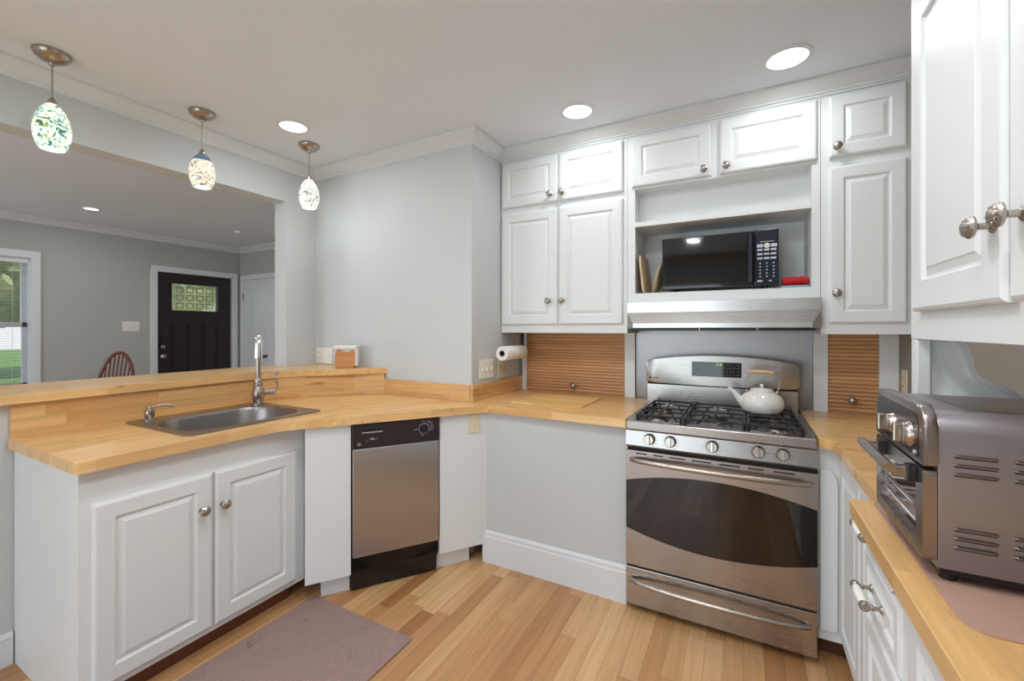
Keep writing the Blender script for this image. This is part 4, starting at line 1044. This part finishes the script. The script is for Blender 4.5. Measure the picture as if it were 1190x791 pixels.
tag(MB().prism([(-1.222, 2.255), (-.835, 2.265), (-.795, 2.30), (-.788, 2.62), (-.80, 2.64), (-1.222, 2.64)], .9145, .924, bev=.002).build('cutting_board', M['cutting'], origin=(-1.0, 2.45, .9145)), 'flat maple cutting board lying before the wide tambour door', 'cutting board')
b = MB(); b.prism(rrect(-1.915, -1.272, .30, 1.448, .01, 3), .0005, .009, bev=.003)
tag(b.build('kitchen_rug', M['rug'], origin=(-1.6, .9, 0)), 'mauve ribbed rug on the floor before the sink cabinet', 'rug')

# windsor chair in the living room
cx, cy = -6.0, 1.95
t = thing('windsor_chair', 'dark cherry windsor chair whose hooped back shows over the bar', 'chair', (cx, cy, 0), 36)
fr = frame((cx, cy, 0), 36)
MB(fr).prism([(.20 * math.cos(a) * (1.05 if math.sin(a) < 0 else .95), .20 * math.sin(a)) for a in [2 * PI * k / 28 for k in range(28)]], .43, .465, bev=.008).build('seat', M['cherry'], t, smooth=50)
for sx_, sy_ in ((-1, -1), (1, -1), (-1, 1), (1, 1)):
    MB(fr).tube([(sx_ * .13, sy_ * .12, .432), (sx_ * .165, sy_ * .16, .22), (sx_ * .19, sy_ * .19, 0)], [.014, .019, .012], 12).build('leg', M['cherry'], t, smooth=50)
b = MB(fr)
for sx_ in (-1, 1): MB(fr).tube([(sx_ * .168, -.163, .20), (sx_ * .168, .163, .20)], .009, 8).build('stretcher', M['cherry'], t)
b.tube([(-.168, 0, .20), (.168, 0, .20)], .009, 8); b.build('stretcher', M['cherry'], t)
hoop = [(-.17, .14, .46)] + [(.185 * -math.cos(a), .16 + .11 * (.25 + .75 * math.sin(a)), .62 + .47 * math.sin(a)) for a in [PI * k / 18 for k in range(19)]] + [(.17, .14, .46)]
MB(fr).tube(hoop, .017, 12).build('back_hoop', M['cherry'], t, smooth=50)
for k in range(7):
    x = -.12 + .04 * k; a = math.acos(-x / .185); s_ = math.sin(a)
    MB(fr).tube([(x * .85, .15, .46), (x, .16 + .11 * (.25 + .75 * s_), .62 + .47 * s_)], .008, 8).build('spindle', M['cherry'], t)

# ================================================================== LIGHTS
def downlight(x, y, r, label, watts, group='recessed ceiling lights'):
    t = thing('recessed_light', label, 'ceiling light', (x, y, CZ), 0, group)
    MB().lathe([(r, -.0005), (r + .018, -.0005), (r + .018, -.004), (r + .002, -.008), (r, -.005)], (x, y, CZ), seg=40, closed=True).build('trim_ring', M['trim'], t, smooth=40)
    MB().lathe([(0, -.0025), (r + .001, -.0025), (r + .001, -.0045), (0, -.0045)], (x, y, CZ), seg=40).build('lens', M['lens'], t)
    ld = bpy.data.lights.new('downlight', 'AREA'); ld.shape = 'DISK'; ld.size = 2 * r; ld.energy = watts; ld.color = WARM
    lo = bpy.data.objects.new('downlight', ld); C.objects.link(lo); lo.location = (x, y, CZ - .012)
downlight(.167, 2.24, .078, 'round recessed ceiling light nearest the right cabinets', LAMP_W)
downlight(-.802, 2.244, .075, 'round recessed ceiling light before the left upper cabinets', LAMP_W)
downlight(-2.33, 1.62, .072, 'round recessed ceiling light beside the last two pendants', LAMP_W)
for (x, y) in ((-.45, .95), (-1.2, .75), (-.2, .1), (-.6, -1.1)): downlight(x, y, .075, 'added recessed fill light above the kitchen, out of view', LAMP_W * 2.9, 'added fill lights out of view')  # unseen downlights added to brighten the kitchen
downlight(-5.68, 1.78, .055, 'round recessed ceiling light in the living room ceiling', LAMP_LIV)
for (x, y) in ((-4.2, 3.0), (-4.4, .3), (-4.4, -1.5)): downlight(x, y, .055, 'added recessed living room fill light out of view', LAMP_LIV, 'added fill lights out of view')  # unseen downlights added to brighten the living room
tag(MB().lathe([(0, 0), (.05, 0), (.052, -.01), (.045, -.025), (0, -.028)], (-5.44, 3.06, CZ), seg=28).build('smoke_detector', M['white'], smooth=40, origin=(-5.44, 3.06, CZ)), 'small white smoke detector on the living room ceiling near the front door', 'smoke detector')

G1 = art_glass('green speckled lit glass', [(.30, (10, 36, 34)), (.40, (30, 110, 86)), (.46, (150, 205, 180)), (.50, (255, 255, 248)), (.58, (250, 255, 225)), (.63, (150, 185, 90)), (.70, (40, 80, 50))], 1.15, 26)
G2 = art_glass('amber white lit glass', [(.36, (96, 104, 112)), (.43, (190, 184, 168)), (.48, (255, 240, 205)), (.55, (255, 244, 216)), (.60, (176, 174, 164)), (.68, (110, 118, 122))], 1.1, 22)
G3 = art_glass('white lit glass', [(.36, (104, 106, 104)), (.43, (196, 194, 184)), (.48, (255, 252, 240)), (.55, (250, 248, 238)), (.60, (184, 184, 178)), (.68, (120, 122, 120))], 1.1, 26)
BLUE = art_glass('blue glass cap', [(.35, (24, 84, 140)), (.6, (70, 160, 210)), (.75, (200, 226, 236))], .35, 20)
def pendant(x, y, zt, zb, mat, label, top=None):
    t = thing('pendant_light', label, 'pendant light', (x, y, CZ), 0, 'glass pendants over the bar')
    MB().lathe([(.062, 0), (.063, -.006), (.058, -.018), (.044, -.032), (.024, -.042), (.012, -.046), (.009, -.056), (0, -.056)], (x, y, CZ - .0005), seg=36).build('canopy', M['pewter'] if False else M['nickel'], t, smooth=45)
    MB().cyl((x, y, zt + .004), (x, y, CZ - .052), .0028, seg=8).build('cord', M['nickel'], t)
    MB().lathe([(.003, .022), (.008, .018), (.014, .004), (.015, -.006), (.002, -.006)], (x, y, zt + .004), seg=20).build('socket_cap', M['nickel'], t, smooth=40)
    h = zt - zb; R = .061
    prof = [(.012, zt), (.026, zt - h * .06), (.041, zt - h * .17), (.053, zt - h * .33), (.060, zt - h * .50), (R, zt - h * .62), (.058, zt - h * .76), (.050, zt - h * .90), (.041, zt - h), (.037, zt - h), (.045, zt - h * .90), (.053, zt - h * .76), (.056, zt - h * .62), (.048, zt - h * .33), (.02, zt - h * .06)]
    b = MB(); b.lathe([(r, z) for r, z in prof], (x, y, 0), seg=36, closed=True)
    s = b.build('shade', mat, t, smooth=60)
    if top: MB().lathe([(.0125, zt + .001), (.0275, zt - h * .06), (.0425, zt - h * .17), (.048, zt - h * .235), (.046, zt - h * .235), (.040, zt - h * .17), (.02, zt - h * .05)], (x, y, 0), seg=36, closed=True).build('blue_band', BLUE, s, smooth=60)
    ld = bpy.data.lights.new('pendant_bulb', 'POINT'); ld.energy = 1.2; ld.shadow_soft_size = .03; ld.color = WARM
    lo = bpy.data.objects.new('pendant_bulb', ld); C.objects.link(lo); lo.location = (x, y, zb + .0)
    MB().lathe([(0, zb + .02), (.018, zb + .03), (.024, zb + .055), (.014, zb + .09), (.010, zb + .12), (0, zb + .12)], (x, y, 0), seg=20).build('bulb', M['lens'], t, smooth=60)
pendant(-2.628, .697, 2.326, 2.128, G1, 'pendant with green and white speckled glass shade at the left edge')
pendant(-2.620, 1.278, 2.316, 2.130, G2, 'middle pendant with amber white glass shade capped in blue', True)
pendant(-2.475, 1.832, 2.322, 2.134, G3, 'pendant with plain white speckled glass shade nearest the grey wall corner')
